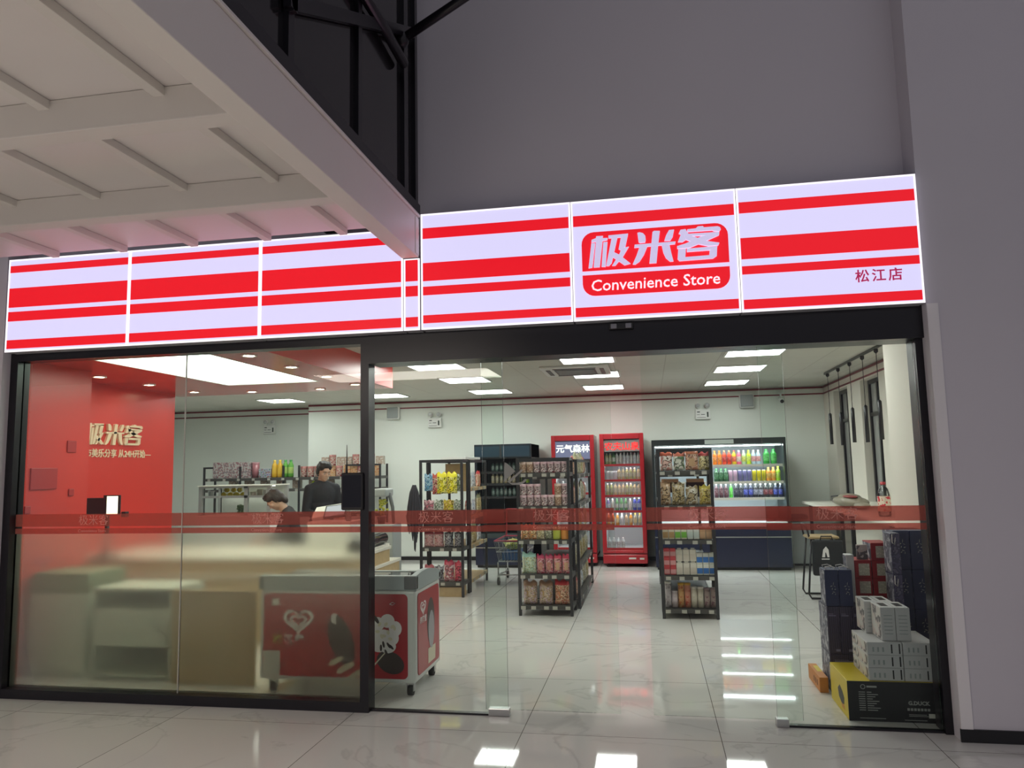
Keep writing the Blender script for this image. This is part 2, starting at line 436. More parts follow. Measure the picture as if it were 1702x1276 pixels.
# ---------------- ceiling light panels
CL = emit('bright ceiling panel', (1.0, 1.0, 0.97), PANEL_W)
proto = None
rows = (('near', 1.99), ('front', 3.4), ('middle', 4.82), ('back', 6.42))
for cx, cn in ((2.10, 'left'), (3.80, 'middle'), (5.55, 'right'), (.43, 'far left')):
    for rn, y in rows:
        if cn == 'far left' and rn != 'back': continue
        if cn == 'left' and rn == 'near': continue
        l = 'square white ceiling light panel, %s row, %s column over the shop' % (rn, cn)
        if proto is None:
            proto = thing('ceiling_light', l, 'ceiling light', (cx, y, CEIL), 0, 'square ceiling light panels')
            obj('diffuser', B(-.28, .28, -.28, .28, -.012, -.002, CL), proto)
            q = MB()
            for x0, x1, y0, y1 in ((-.3, -.28, -.3, .3), (.28, .3, -.3, .3), (-.28, .28, -.3, -.28), (-.28, .28, .28, .3)): q.box(x0, x1, y0, y1, -.016, -.001, WHITE_PL)
            obj('frame', q, proto)
        else: dup(proto, (cx, y, CEIL), None, l)
dup(proto, (.43, 4.82, CEIL), None, 'square white ceiling light panel hidden behind the soffit, middle row')
dup(proto, (-3.1, 4.9, CEIL), None, 'added square light panel, unseen behind the red feature wall, brightening the recess')  # extra panel added out of view to brighten the recessed wall
dup(proto, (-1.40, 4.9, CEIL), None, 'square white ceiling light panel over the food case behind the soffit')
dup(proto, (-1.40, 6.6, CEIL), None, 'square white ceiling light panel over the back left recess behind the soffit')
# ---------------- cassette air conditioner
t = thing('ceiling_air_conditioner', 'square ceiling air conditioner cassette between the light panels', 'air conditioner', (3.60, 4.30, CEIL))
q = MB(); q.box(-.40, .40, -.40, .40, -.03, 0, WHITE_PL, .01); obj('panel', q, t)
q = MB()
for a in range(9): q.box(-.22, .22, -.21 + a * .05, -.19 + a * .05, -.04, -.03, GREY_PL)
q.box(-.24, .24, -.24, .24, -.034, -.030, BLACK_PL); obj('intake_grille', q, t)
q = MB()
for x0, x1, y0, y1 in ((-.25, .25, -.34, -.29), (-.25, .25, .29, .34), (-.34, -.29, -.25, .25), (.29, .34, -.25, .25)): q.box(x0, x1, y0, y1, -.034, -.03, BLACK_PL)
obj('outlet_slot', q, t)

# ================================================================== STOREFRONT
def empty_struct(name, label, loc=(0, 0, 0)):
    e = bpy.data.objects.new(name, None); COL.objects.link(e); e.location = loc
    return tag(e, label, kind='structure')
def pane(x0, x1, y, z0, z1, parent, name='glass_pane'):
    q = MB(); q.box(x0, x1, y, y + .012, z0, z1, GLASS)
    q.bm.normal_update()
    for fc in q.bm.faces:
        if abs(fc.normal.y) < .5 and abs(fc.normal.x) > .5: fc.material_index = q.mi(GLASS_EDGE)
    return obj(name, q, parent)
def band(x0, x1, y, parent, texts=()):
    q = MB(); q.box(x0, x1, y - .0012, y - .0002, 1.1515, 1.237, BAND); q.box(x0, x1, y - .0012, y - .0002, 1.1015, 1.1385, BAND)
    b_ = obj('red_band', q, parent)
    for tx in texts:
        q = MB(); put_text(q, '极米客', .078, (tx, y - .002, 1.166), BAND_TXT, -.0010, .0003)
        put_text(q, 'Convenience Store', .0275, (tx, y - .002, 1.112), BAND_TXT, -.0002, .0003, space=1.02)
        obj('lettering', q, b_)
e = empty_struct('window_1', 'left storefront window of two panes with frosted lower film and red band')
q = MB()
q.box(-.06, 0, -.05, .06, 0, 2.38, BLACK_AL); q.box(2.589, 2.645, -.05, .06, 0, 2.38, BLACK_AL)
q.box(0, 2.589, -.05, .06, 2.322, 2.38, BLACK_AL); q.box(0, 2.589, -.05, .06, 0, .062, BLACK_AL)
obj('window_frame', q, e)
pane(0, 1.296, 0, .062, 2.322, e); pane(1.299, 2.589, 0, .062, 2.322, e)
FR = frost('frosted film')
obj('glass_joint', B(1.2955, 1.2995, -.001, .011, .062, 2.322, mat('silicone joint', (.62, .60, .55), .4)), e)
obj('frosted_film', B(.002, 1.294, .0128, .0138, .064, 1.10, FR), e); obj('frosted_film', B(1.301, 2.587, .0128, .0138, .064, 1.10, FR), e)
band(.002, 1.294, 0, e, (.505,)); band(1.301, 2.587, 0, e, (1.806,))
struct('trim_5', B(2.645, 6.0, -.06, .16, 2.19, 2.38, BLACK_AL), 'black header box above the glass doors')
struct('trim_6', B(5.959, 6.0, -.03, .12, 0, 2.19, BLACK_AL), 'black right jamb of the entrance')
e = empty_struct('window_2', 'fixed glass pane left of the sliding doors')
pane(2.645, 3.520, 0, .012, 2.19, e); obj('bottom_channel', B(2.645, 3.525, -.012, .022, 0, .012, BLACK_AL), e); obj('patch_fitting', B(3.40, 3.53, -.02, .03, 0.0, .045, CHROME, .004), e)
band(2.645, 3.519, 0, e, (2.959,))
e = empty_struct('window_3', 'fixed glass pane right of the sliding doors')
pane(5.085, 5.955, 0, .012, 2.19, e); obj('bottom_channel', B(5.08, 5.955, -.012, .022, 0, .012, BLACK_AL), e); obj('patch_fitting', B(5.075, 5.145, -.02, .03, 0.0, .045, CHROME, .004), e)
band(5.086, 5.954, 0, e, (5.361,))
e = empty_struct('door_1', 'left sliding glass door with red band')
pane(3.365, 4.195, .075, .012, 2.2, e); band(3.366, 4.194, .075, e, (3.688,))
e = empty_struct('door_2', 'right sliding glass door with red band')
pane(4.390, 5.24, .075, .012, 2.2, e); band(4.391, 5.239, .075, e, (4.640,))
struct('trim_7', B(6.001, 6.06, -.137, -.1305, .066, 2.372, mat('white reveal paint', (.86, .83, .84), .6)), 'pale reveal strip beside the black entrance jamb')
# push decal on the left sliding door
DEC = film('grey decal vinyl', (.6, .6, .6), (.55, .53, .52), .85)
q = MB()
for poly in ([(3512, 1531), (3529, 1523), (3581, 1474), (3523, 1424), (3502, 1404), (3507, 1455)], [(3525, 1407), (3623, 1486), (3625, 1473), (3542, 1401)],
             [(3538, 1401), (3558, 1388), (3613, 1387), (3638, 1401), (3655, 1419), (3643, 1424), (3622, 1406), (3588, 1400)]):
    q.prism([(x / 1000, z / 1000) for x, z in poly], .0735, .0745, DEC)
tag(obj('door_decal', q), 'grey arrow shaped decal on the left sliding door glass', 'decal')
# door sensor
t = thing('door_sensor', 'small two lens door sensor on the black header', 'sensor', (4.285, -.06, 2.345))
obj('body', B(-.075, .075, -.03, 0, -.02, .02, BLACK_PL, .006), t)
SEN = mat('sensor lens', (.25, .25, .28), .3)
for x in (-.045, .045): obj('lens', B(x - .018, x + .018, -.034, -.029, -.015, .015, SEN, .003), t)
# tablet on the mullion
t = thing('door_tablet', 'black door access tablet with aerial fixed to the black mullion', 'tablet', (2.54, -.05, 1.365))
SCR = mat('dim tablet screen', (.004, .006, .016), .45, spec=.25)
obj('body', B(-.075, .075, -.022, 0, -.118, .12, BLACK_PL, .010), t)
q = MB(); q.box(-.062, .062, -.0235, -.0215, -.10, .105, SCR); obj('screen', q, t)
q = MB(); q.tube([(-.04, -.008, .115), (-.04, -.008, .13), (-.0395, -.008, .24), (-.0395, -.008, .30)], [.006, .005, .0035, .002], BLACK_PL, 8); obj('antenna', q, t)

# ================================================================== LIGHTBOX SIGN
SW = emit('lightbox white', (0.72, 0.68, 1.0), SIGN_W, (.3, .3, .33))
SRD = emit('lightbox red', (0.88, 0.006, 0.017), 0.85 * SIGN_W, (.6, .02, .03))
SED = emit('lightbox edge glow', (1.0, 0.93, 1.0), 1.25 * SIGN_W, (.7, .7, .7))
LTR = emit('raised sign letter', (0.66, 0.58, 0.90), 0.80 * SIGN_W, (.6, .6, .65))
CVL = emit('store lettering', (1.0, 0.88, 0.98), 0.95 * SIGN_W, (.6, .6, .65))
BUR = emit('burgundy sign letter', (0.36, 0.01, 0.08), 0.9, (.3, .02, .05))
SYF, SYB = -.15, .02
CASING = mat('sign casing', (.45, .45, .48), .4)
STR = ((2.955, 3.035), (2.69, 2.815), (2.60, 2.655), (2.395, 2.46))      # red stripe heights
def sign_panel(x0, x1, ztop, label, stripes, badge=False, town=False):
    t = thing('sign_panel', label, 'sign', (x0, SYF, 2.375), 0, 'lightbox sign panels over the shopfront')
    o = Vector((x0, SYF, 2.375)); wd, h = x1 - x0, ztop - 2.375
    q = MB(); q.box(.002, wd - .002, .004, SYB - SYF, 0, h, CASING, .003); obj('casing', q, t)
    q = MB(); q.box(.004, wd - .004, 0, .004, .002, h - .002, SW); obj('lit_face', q, t)
    for a, b_ in stripes: obj('red_stripe', B(.012, wd - .012, -.003, .001, a - o.z, b_ - o.z, SRD), t)
    q = MB(); q.box(0, .008, -.004, .002, 0, h, SED); q.box(wd - .008, wd, -.004, .002, 0, h, SED); q.box(.008, wd - .008, -.004, .002, 0, .010, SED)
    q.box(.008, wd - .008, -.004, .002, h - .008, h, SED); obj('edge_trim', q, t)
    if badge:
        q = MB(); q.prism([(a - o.x, b_ - o.z) for a, b_ in rrect(4.065, 4.936, 2.682, 2.924, .075, corners=(0, 0, 1, 1))], -.008, 0, SRD)
        q.prism([(a - o.x, b_ - o.z) for a, b_ in rrect(4.065, 4.936, 2.526, 2.656, .075, corners=(1, 1, 0, 0))], -.008, 0, SRD); bd = obj('badge', q, t)
        q = MB()
        for i, poly in enumerate(LOGO): q.prism([(4.1 + a / 1000 - o.x, 2.7 + b_ / 1000 - o.z) for a, b_ in poly], -.020 - .0003 * i, -.008, LTR)
        obj('shop_name_lettering', q, bd)
        q = MB(); put_text(q, 'Convenience Store', .0985, (4.112 - o.x, -.009, 2.555 - o.z), CVL, .0006, .002, shear=.06); obj('convenience_store_lettering', q, bd)
    if town:
        q = MB(); put_text(q, '松', .078, (5.628 - o.x, -.003, 2.520 - o.z), BUR, .001, .002); put_text(q, '江', .078, (5.717 - o.x, -.003, 2.520 - o.z), BUR, .001, .002); put_text(q, '店', .078, (5.806 - o.x, -.003, 2.520 - o.z), BUR, .001, .002)
        obj('branch_lettering', q, t)
LOGO = [[(26, 153), (49, 151), (27, 0), (4, -3)], [(57, 194), (98, 193), (94, 179), (126, 178), (123, 165), (94, 162), (72, 0), (35, 0), (54, 159), (26, 158), (28, 173), (55, 182)], [(99, 154), (124, 154), (107, -1), (83, 1)], [(131, 193), (250, 196), (246, 176), (131, 176)], [(151, 181), (186, 180), (145, 20), (128, 3), (111, 4)], [(207, 181), (248, 186), (231, 116), (206, 94), (190, 103)], [(208, 107), (252, 114), (214, 55), (166, 2), (147, 3), (192, 69)], [(163, 85), (192, 69), (258, 9), (222, 1), (152, 57)], [(306, 196), (319, 198), (339, 191), (352, 174), (354, 149), (350, 134), (319, 133), (311, 138)], [(396, 194), (406, 200), (440, 197), (426, 109), (412, 2), (370, 2), (385, 112)], [(494, 198), (524, 199), (514, 156), (499, 134), (464, 135), (475, 167)], [(287, 123), (530, 125), (526, 110), (284, 105)], [(316, 109), (363, 110), (340, 58), (312, 17), (286, 1), (271, 3), (294, 51)], [(447, 110), (493, 108), (502, 53), (512, 5), (492, 5), (468, 29), (455, 62)], [(601, 194), (651, 196), (663, 207), (692, 207), (699, 199), (778, 199), (791, 192), (795, 179), (786, 168), (755, 172), (746, 178), (602, 179)], [(550, 172), (561, 194), (591, 196), (607, 165), (633, 147), (590, 132), (570, 119), (543, 121), (563, 167)], [(598, 166), (786, 164), (783, 145), (605, 152)], [(731, 148), (783, 145), (685, 107), (607, 80), (538, 80), (537, 95), (589, 108), (687, 147)], [(578, 165), (633, 148), (705, 115), (783, 98), (777, 84), (719, 83), (658, 100), (590, 132)], [(543, 74), (588, 75), (582, 25), (583, 13), (546, 5), (537, 18)], [(594, 75), (770, 78), (767, 58), (593, 57)], [(725, 55), (768, 66), (764, 20), (742, 6), (722, 25)], [(580, 24), (722, 26), (744, 6), (546, 4)]]
LSTR = ((2.945, 2.995), (2.693, 2.832), (2.594, 2.662), (2.398, 2.46))
sign_panel(-.016, .946, 3.04, 'lit red and white striped sign panel at the far left end of the shopfront', LSTR)
sign_panel(.950, 1.922, 3.04, 'lit red and white striped sign panel, second from the left end', LSTR)
sign_panel(1.926, 2.914, 3.04, 'lit red and white striped sign panel just left of the white canopy beam', LSTR)
sign_panel(2.920, 3.026, 2.84, 'narrow lit striped sign strip under the end of the canopy beam', LSTR[1:])
sign_panel(3.036, 4.000, 3.128, 'taller lit striped sign panel just right of the canopy beam', ((2.965, 3.035), (2.688, 2.806), (2.596, 2.652), (2.415, 2.467)))
sign_panel(4.004, 4.990, 3.128, 'lit sign panel with the red shop name badge', ((2.968, 3.036), (2.400, 2.458)), badge=True)
sign_panel(4.994, 5.990, 3.128, 'lit striped sign panel at the right end with small branch lettering', ((2.973, 3.041), (2.693, 2.822), (2.601, 2.651), (2.393, 2.449)), town=True)

# ================================================================== CANOPY AND GLASS ENCLOSURE ABOVE IT
t = thing('canopy', 'white steel entrance canopy with ribbed underside at the upper left', 'canopy', (0, -.17, 2.84))
def cb(name, x0, x1, y0, y1, z0, z1, m=CANOPY_W, b=.004): obj(name, B(x0, x1, y0 + .17, y1 + .17, z0 - 2.84, z1 - 2.84, m, b), t)
cb('edge_beam', 2.916, 3.027, -6.2, -.172, 2.84, 3.10)
cb('edge_flange', 2.916, 3.04, -6.2, -.172, 3.101, 3.118)
for y in (-1.25, -2.17, -3.09, -4.01): cb('cross_beam', -6.3, 2.914, y, y + .10, 2.86, 3.0)
for i in range(16):
    x = 2.60 - .512 * i
    if x < -3.2: break
    cb('purlin', x - .025, x + .025, -6.2, -.36, 2.962, 3.0, b=.002)
CAN_SHEET = mat('canopy sheet', (.74, .70, .68), .4, noise=.05, nscale=1.6)
cb('roof_sheet', -6.3, 2.914, -6.2, -.34, 3.001, 3.02, CAN_SHEET, 0)
obj('beam_end_plate', B(3.0, 3.031, -.075, -.005, .01, .25, CANOPY_W, .003), t)
DG = mat('smoked glass', (.014, .013, .015), .10, noise=.25, nscale=6)
t = thing('glass_enclosure', 'black framed dark glass screen standing on the canopy edge at top centre', 'glass screen', (3.0, 0, 3.118))
q = MB(); q.box(-.03, .03, -6.2, -.14, 0, .075, BLACK_AL); obj('bottom_rail', q, t)
for y in (-.21, -.43, -1.17, -1.93, -2.7): obj('mullion', B(-.03, .03, y - .025, y + .025, .075, 3.5, BLACK_AL), t)
q = MB(); q.box(-.006, .006, -6.2, -.16, .05, 3.5, DG); obj('glass_panel', q, t)
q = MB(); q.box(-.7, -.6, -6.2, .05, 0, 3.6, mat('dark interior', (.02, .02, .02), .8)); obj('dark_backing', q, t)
q = MB(); q.bar((.035, -1.97, .30), (.035, -.30, 1.16), .035, .06, BLACK_AL); q.bar((.035, -1.95, .28), (.035, -1.95, 1.3), .035, .06, BLACK_AL); obj('brace', q, t)
q = MB(); q.tube([(.05, -3.2, .84), (.05, -.82, .85), (.05, -.52, .83)], .03, BLACK_AL, 12); obj('brace', q, t)
q = MB(); q.tube([(.03, -.5, 1.0), (.9, -.5, 1.48)], .028, BLACK_AL, 12); q.ell((.03, -.5, 1.0), .045, .05, .05, BLACK_AL); obj('strut', q, t)

# ================================================================== WALL FITTINGS
t = MB()

for poly in LOGO: t.prism([(1.953 + (a - 271) * .001069, 1.80 + b_ * .001069) for a, b_ in poly], -.9, -.875, PAPER)
for v in t.bm.verts: v.co = Vector((v.co.y, v.co.x, v.co.z))
put_text(t, '城市美乐分享 从24H开始—', .088, (-.897, 1.62, 1.685), PAPER, .0012, .006, face=EAST)
LETT = mat('cream raised letters', (.80, .70, .52), .4)
t.mats = [LETT]
tag(obj('wall_lettering', t), 'cream raised shop name and slogan on the red feature wall', 'wall sign')
t = thing('wall_plate', 'dark red square panel on the red pillar', 'wall panel', (-.35, .617, 1.483)); obj('cover', B(0, .012, -.135, .135, -.085, .085, mat('deep red plate', (.40, .02, .02), .4), .004), t)
for i, (y, z, r, l) in enumerate(((.90, 1.745, .05, 'round dark red plate high on the red pillar'), (.915, 1.365, .03, 'small dark red plate low on the right side of the pillar'), (.47, 1.245, .03, 'small dark red plate low on the left side of the pillar'))):
    tag(obj('red_plate', B(0, .01, -r, r, -r, r, mat('deep red plate', (.40, .02, .02), .4), .006), None, (-.35, y, z)), l, 'switch')  # thin deep red plates set on the pillar face
EXG = mat('exit sign print', (.03, .05, .04), .5)
def exit_light(x, y, lab):
    t = thing('emergency_light', lab, 'emergency light', (x, y, 2.27), 0, 'twin head emergency lights with exit plates')
    obj('body', B(-.115, .115, -.05, 0, -.085, .075, WHITE_PL, .008), t)
    for nm, x0, x1, z0, z1 in (('indicator', -.09, -.045, .025, .040), ('text_line', -.095, -.05, -.012, -.005), ('text_line', -.03, .03, -.012, -.003), ('text_line', -.095, .045, -.058, -.052), ('figure_mark', .06, .085, -.05, .03)): obj(nm, B(x0, x1, -.052, -.049, z0, z1, EXG), t)
    for s in (-1, 1):
        q = MB(); q.tube([(s * .07, -.03, .075), (s * .07, -.03, .11)], .012, WHITE_PL, 8); q.ell((s * .07, -.045, .135), .045, .035, .042, WHITE_PL); q.ell((s * .07, -.066, .135), .032, .02, .03, mat('lamp glass', (.55, .58, .58), .1)); obj('lamp_head', q, t)
exit_light(.90, YB, 'white twin head emergency light on the back wall right of the square speaker')
exit_light(5.28, YB, 'white twin head emergency light on the back wall above the drinks chiller')
exit_light(-2.36, YR, 'white twin head emergency light on the recessed wall behind the cashier')
def speaker(x, lab):
    t = thing('wall_speaker', lab, 'speaker', (x, YB, 2.45), 0, 'square wall speakers')
    obj('body', B(-.11, .11, -.09, 0, -.11, .11, WHITE_PL, .02), t); obj('grille', B(-.095, .095, -.096, -.088, -.09, .095, GREY_PL, .012), t)
speaker(.18, 'square grey wall speaker left of an emergency light, near the mullion'); speaker(5.95, 'square grey wall speaker at the right end of the back wall')
def camera_dome(x, y, lab):
    t = thing('security_camera', lab, 'security camera', (x, y, 2.44), 0, 'white bullet security cameras')
    q = MB(); q.lathe([(.04, 0), (.04, -.02), (0, -.02)], WHITE_PL, 14, (0, 0, .12)); q.tube([(0, -.0, .10), (0, -.02, .02)], .014, WHITE_PL, 8); obj('mount', q, t)
    q = MB(); q.tube([(0, .03, .02), (0, -.1, -.02)], .035, WHITE_PL, 14); obj('body', q, t)
    q = MB(); q.tube([(0, -.1, -.02), (0, -.108, -.0225)], .028, BLACK_PL, 14); obj('lens', q, t)
camera_dome(6.46, YB - .06, 'white security camera on the back wall by the right corner'); camera_dome(-.28, YB - .06, 'white security camera on the back wall left of the mullion')

# ================================================================== SHELVING
TAG = mat('price tag card', (.40, .385, .34), .5)
def rack(name, label, x0, x1, y0, y1, top, levels, tags=4, side_tags=False, boards=GREY_SHELF, lip=.035, topbar=True, group='black steel display racks'):
    """open steel rack: four posts, boards with a front lip, price tags on the lips"""
    t = thing(name, label, 'shelf', (x0, y0, 0), 0, group)
    w, d, p = x1 - x0, y1 - y0, .030
    for px, py in ((0, 0), (w - p, 0), (0, d - p), (w - p, d - p)):
        q = MB(); q.box(px, px + p, py, py + p, 0.0, top, DARK_STEEL, .003); obj('post', q, t)
    if topbar:
        q = MB(); q.box(p, w - p, .004, p - .004, top - .03, top, DARK_STEEL); q.box(p, w - p, d - p + .004, d - .004, top - .03, top, DARK_STEEL)
        q.box(.004, p - .004, p, d - p, top - .03, top, DARK_STEEL); q.box(w - p + .004, w - .004, p, d - p, top - .03, top, DARK_STEEL); obj('top_frame', q, t)
    for z in levels:
        q = MB(); q.box(p * .2, w - p * .2, p * .6, d - p * .6, z - .018, z, boards); q.box(p, w - p, .002, .016, z - lip, z + .006, boards); q.box(w - .016, w - .002, p, d - p, z - lip, z + .006, boards)
        b_ = obj('shelf_board', q, t)
        n = tags
        for i in range(n):
            cx = w * (i + .5) / n + random.uniform(-.02, .02)
            obj('price_tag', B(cx - .024, cx + .024, -.004, .001, z - lip, z - .002, TAG), b_)
        if side_tags:
            for i in range(3): obj('price_tag', B(w - .001, w + .004, d * (i + .4) / 3, d * (i + .4) / 3 + .07, z - lip, z + .002, TAG), b_)
    return t
LB = (.10, .405, .75, 1.09, 1.43)
rack('display_rack', 'black end rack of jars and snacks in the middle of the shop', 3.06, 3.615, 3.04, 3.40, 1.588, LB, 5)
rack('display_rack', 'long black rack of pasta bags behind the middle end rack', 3.06, 3.655, 3.45, 5.26, 1.57, (.10, .42, .74, 1.08, 1.40), 2, True)
LC = (.09, .405, .75, 1.085, 1.425)
rack('display_rack', 'black end rack of crisps and milk cartons right of the doorway', 4.49, 5.03, 3.0, 3.36, 1.648, LC, 4)
rack('display_rack', 'long black rack hidden behind the carton end rack', 4.49, 5.03, 3.41, 5.2, 1.62, (.10, .42, .74, 1.08, 1.40), 2)
rack('display_rack', 'black end rack with hanging snack bags left of the shopping cart', 1.70, 2.235, 4.06, 4.38, 1.605, (.17, .565, .80), 3)
rack('display_rack', 'long black rack with tan back boards behind the hanging bags', 1.70, 2.235, 4.43, 5.40, 1.60, (.14, .55, .90, 1.25), 2, True, WOOD)
t = thing('back_board', 'tan board standing at the near end of the long left rack', 'board', (1.92, 4.445, 1.256)); obj('sheet', B(0, .27, 0, .012, 0, .30, WOOD), t)
t = thing('wooden_crate_base', 'brown wooden plinth under the left end rack', 'plinth', (1.735, 4.10, 0)); obj('body', B(0, .47, 0, .2, 0, .11, WOOD, .003), t)
t = thing('topper_board', 'white flat carton lying on top of the left rack', 'carton', (1.93, 4.20, 1.606)); obj('body', B(0, .31, 0, .8, 0, .03, WHITE_PL, .003), t)
t = rack('display_rack', 'low black back shelf of drinks and snacks behind the cashiers', -3.02, .135, 7.0, 7.36, 1.60, (.80, 1.215, 1.40), 12, lip=.04, topbar=False)
for x, zt in ((.66, 1.60), (1.44, 1.60), (1.72, 1.60), (2.55, 1.60)):
    obj('post', B(x, x + .03, .0, .03, 0, zt, DARK_STEEL, .003), t)
for x0, x1 in ((.03, .17), (2.58, 3.125)): obj('top_frame', B(x0, x1, .004, .026, 1.57, 1.60, DARK_STEEL), t)

# ================================================================== COOLERS
FRW = emit('cooler led strip', (.92, .98, 1.0), 24.0)
LIN = mat('cooler liner', (.72, .75, .76), .4)
FGL = glass('cooler door glass', (.97, .98, .98), .6)
RLIP = mat('red shelf lip', (.60, .03, .04), .4)
def red_fridge(x0, x1, yf, top, label, shelves, zb, zh, brand, bcol, hstr, panel):
    t = thing('drinks_fridge', label, 'fridge', (x0, yf, 0), 0, 'red upright drinks fridges')
    w, d, s = x1 - x0, .68, .05
    q = MB(); q.box(0, s, .04, d, .13, top, RED_FR, .006); q.box(w - s, w, .04, d, .13, top, RED_FR, .006); q.box(s, w - s, .04, d, top - .06, top, RED_FR, .006); q.box(s, w - s, d - .04, d, .13, top - .06, RED_FR)
    q.box(s, w - s, .04, d - .04, .13, zb - .02, RED_FR); obj('cabinet', q, t)
    q = MB(); q.box(s, s + .008, .06, d - .05, zb - .02, top - .06, LIN); q.box(w - s - .008, w - s, .06, d - .05, zb - .02, top - .06, LIN); q.box(s, w - s, d - .052, d - .044, zb - .02, top - .06, LIN); obj('liner', q, t)
    q = MB(); q.box(0, s + .012, 0, .035, .20, top, RED_FR, .008); q.box(w - s - .012, w, 0, .035, .20, top, RED_FR, .008); q.box(s + .012, w - s - .012, 0, .035, top - .085, top, RED_FR, .008); q.box(s + .012, w - s - .012, 0, .035, .20, zb - .01, RED_FR, .008)
    dr = obj('door', q, t)
    obj('door_glass', B(s + .012, w - s - .012, .012, .018, zb - .01, top - .085, FGL), dr)
    q = MB(); q.box(0, w, .0, d, .05, .185, RED_FR, .012); kp = obj('base_panel', q, t)
    q = MB(); q.box(w * .58, w * .74, -.004, .002, .115, .14, PAPER); q.box(w * .82, w * .92, -.004, .002, .11, .135, PAPER); obj('badge_plate', q, kp)
    for cx in (.07, w - .07):
        for cy in (.07, d - .07):
            q = MB(); q.lathe([(.025, 0), (.025, .02), (.012, .02), (.012, .05)], BLACK_PL, 10, (cx, cy, 0)); obj('foot', q, t)
    hp_ = .42 if brand[0] == '元' else .18
    hm = emit(brand + ' glow', bcol, hstr)
    q = MB(); q.box(s + .012, w - s - .012, .030, .045, zh[0], zh[1], panel); hp = obj('header_panel', q, t)
    q = MB(); put_text(q, brand, (w - .13) / 4.05, (s + .02, .028, zh[0] + (zh[1] - zh[0]) * hp_), hm, .0015, .001); obj('brand_lettering', q, hp)
    for z in shelves:
        q = MB(); q.box(s + .01, w - s - .01, .07, d - .06, z - .008, z, LIN); q.box(s + .01, w - s - .01, .06, .072, z - .028, z + .004, RLIP)
        sb = obj('shelf_board', q, t)
        obj('led_strip', B(s + .03, w - s - .03, .08, .095, z - .018, z - .010, FRW), sb)
    return t
F2 = (.27, .60, .82, 1.05, 1.28, 1.51)
red_fridge(3.69, 4.345, 6.75, 1.97, 'red drinks fridge with glowing red header text, right of the pair', F2, .25, (1.70, 1.87), '农夫山泉', (1.0, .02, .02), 1.8, mat('fridge header clear', (.55, .50, .48), .3))
F1 = (.27, .55, .83, 1.09, 1.35)
red_fridge(2.945, 3.60, 6.82, 1.965, 'red drinks fridge with glowing white header text, left of the pair', F1, .25, (1.60, 1.87), '元气森林', (1.0, .95, .85), 2.2, emit('violet header panel', (.32, .34, .60), .35, (.2, .2, .3)))

def open_cooler(name, x0, x1, yf, top, label, shelves, deck, zhead, body, liner, lights, lower):
    t = thing(name, label, 'chiller', (x0, yf, 0), 0, 'open fronted chillers')
    w, d = x1 - x0, .85
    q = MB(); q.box(0, .035, .02, d, .04, top, body, .004); q.box(w - .035, w, .02, d, .04, top, body, .004); obj('side_panel', q, t)
    q = MB(); q.box(.035, w - .035, d - .05, d, deck - .3, top, body); q.box(.035, w - .035, d - .056, d - .05, deck, zhead, liner); obj('back_panel', q, t)
    q = MB(); q.box(0, w, 0, d, zhead + .02, top, body, .006); q.box(.036, w - .036, .12, d - .06, zhead + .008, zhead + .02, liner); hd = obj('canopy_hood', q, t)
    obj('base', B(0, w, .0, d, .04, deck - .06, lower, .006), t)
    obj('kick_plate', B(.02, w - .02, .05, d - .05, 0, .04, BLACK_PL), t)
    q = MB(); q.box(.036, w - .036, .02, d - .06, deck - .06, deck, liner); obj('deck_tray', q, t)
    q = MB(); q.box(0, w, -.012, .02, deck - .21, deck - .195, CHROME); obj('bumper_rail', q, t)
    if lights: obj('led_strip', B(.05, w - .05, .15, .18, zhead - .005, zhead + .007, FRW), hd)
    for z in shelves:
        q = MB(); q.box(.036, w - .036, .16, d - .06, z - .012, z, liner); q.box(.036, w - .036, .15, .162, z - .028, z + .008, PAPER if lights else DARK_STEEL); sb = obj('shelf_board', q, t)
        if lights: obj('led_strip', B(.05, w - .05, .18, .205, z - .024, z - .013, FRW), sb)
    return t
CH = (.993, 1.224, 1.465)
t = open_cooler('drinks_chiller', 4.46, 6.32, 6.45, 1.845, 'wide lit open drinks chiller with dark base on the back wall', CH, .66, 1.74, mat('chiller charcoal', (.02, .026, .028), .3), mat('chiller white liner', (.75, .80, .84), .35), True, NAVY)
q = MB(); q.box(.75, 1.15, -.004, .002, 1.77, 1.83, mat('hood nameplate', (.45, .50, .47), .25)); obj('nameplate', q, t)
CB = (.62, .82, 1.05, 1.25, 1.43)
t = open_cooler('beer_chiller', 1.78, 2.665, 6.62, 1.85, 'dark unlit open chiller of bottles left of the red fridges', CB, .50, 1.62, mat('cooler blue black', (.016, .024, .034), .25), mat('dark liner', (.05, .065, .07), .4), False, NAVY)
q = MB(); q.box(.01, .86, -.006, .002, 1.66, 1.82, mat('smoked header glass', (.03, .055, .08), .12)); q.box(.40, .43, -.010, -.004, 1.64, 1.84, DARK_STEEL); obj('header_glass', q, t)

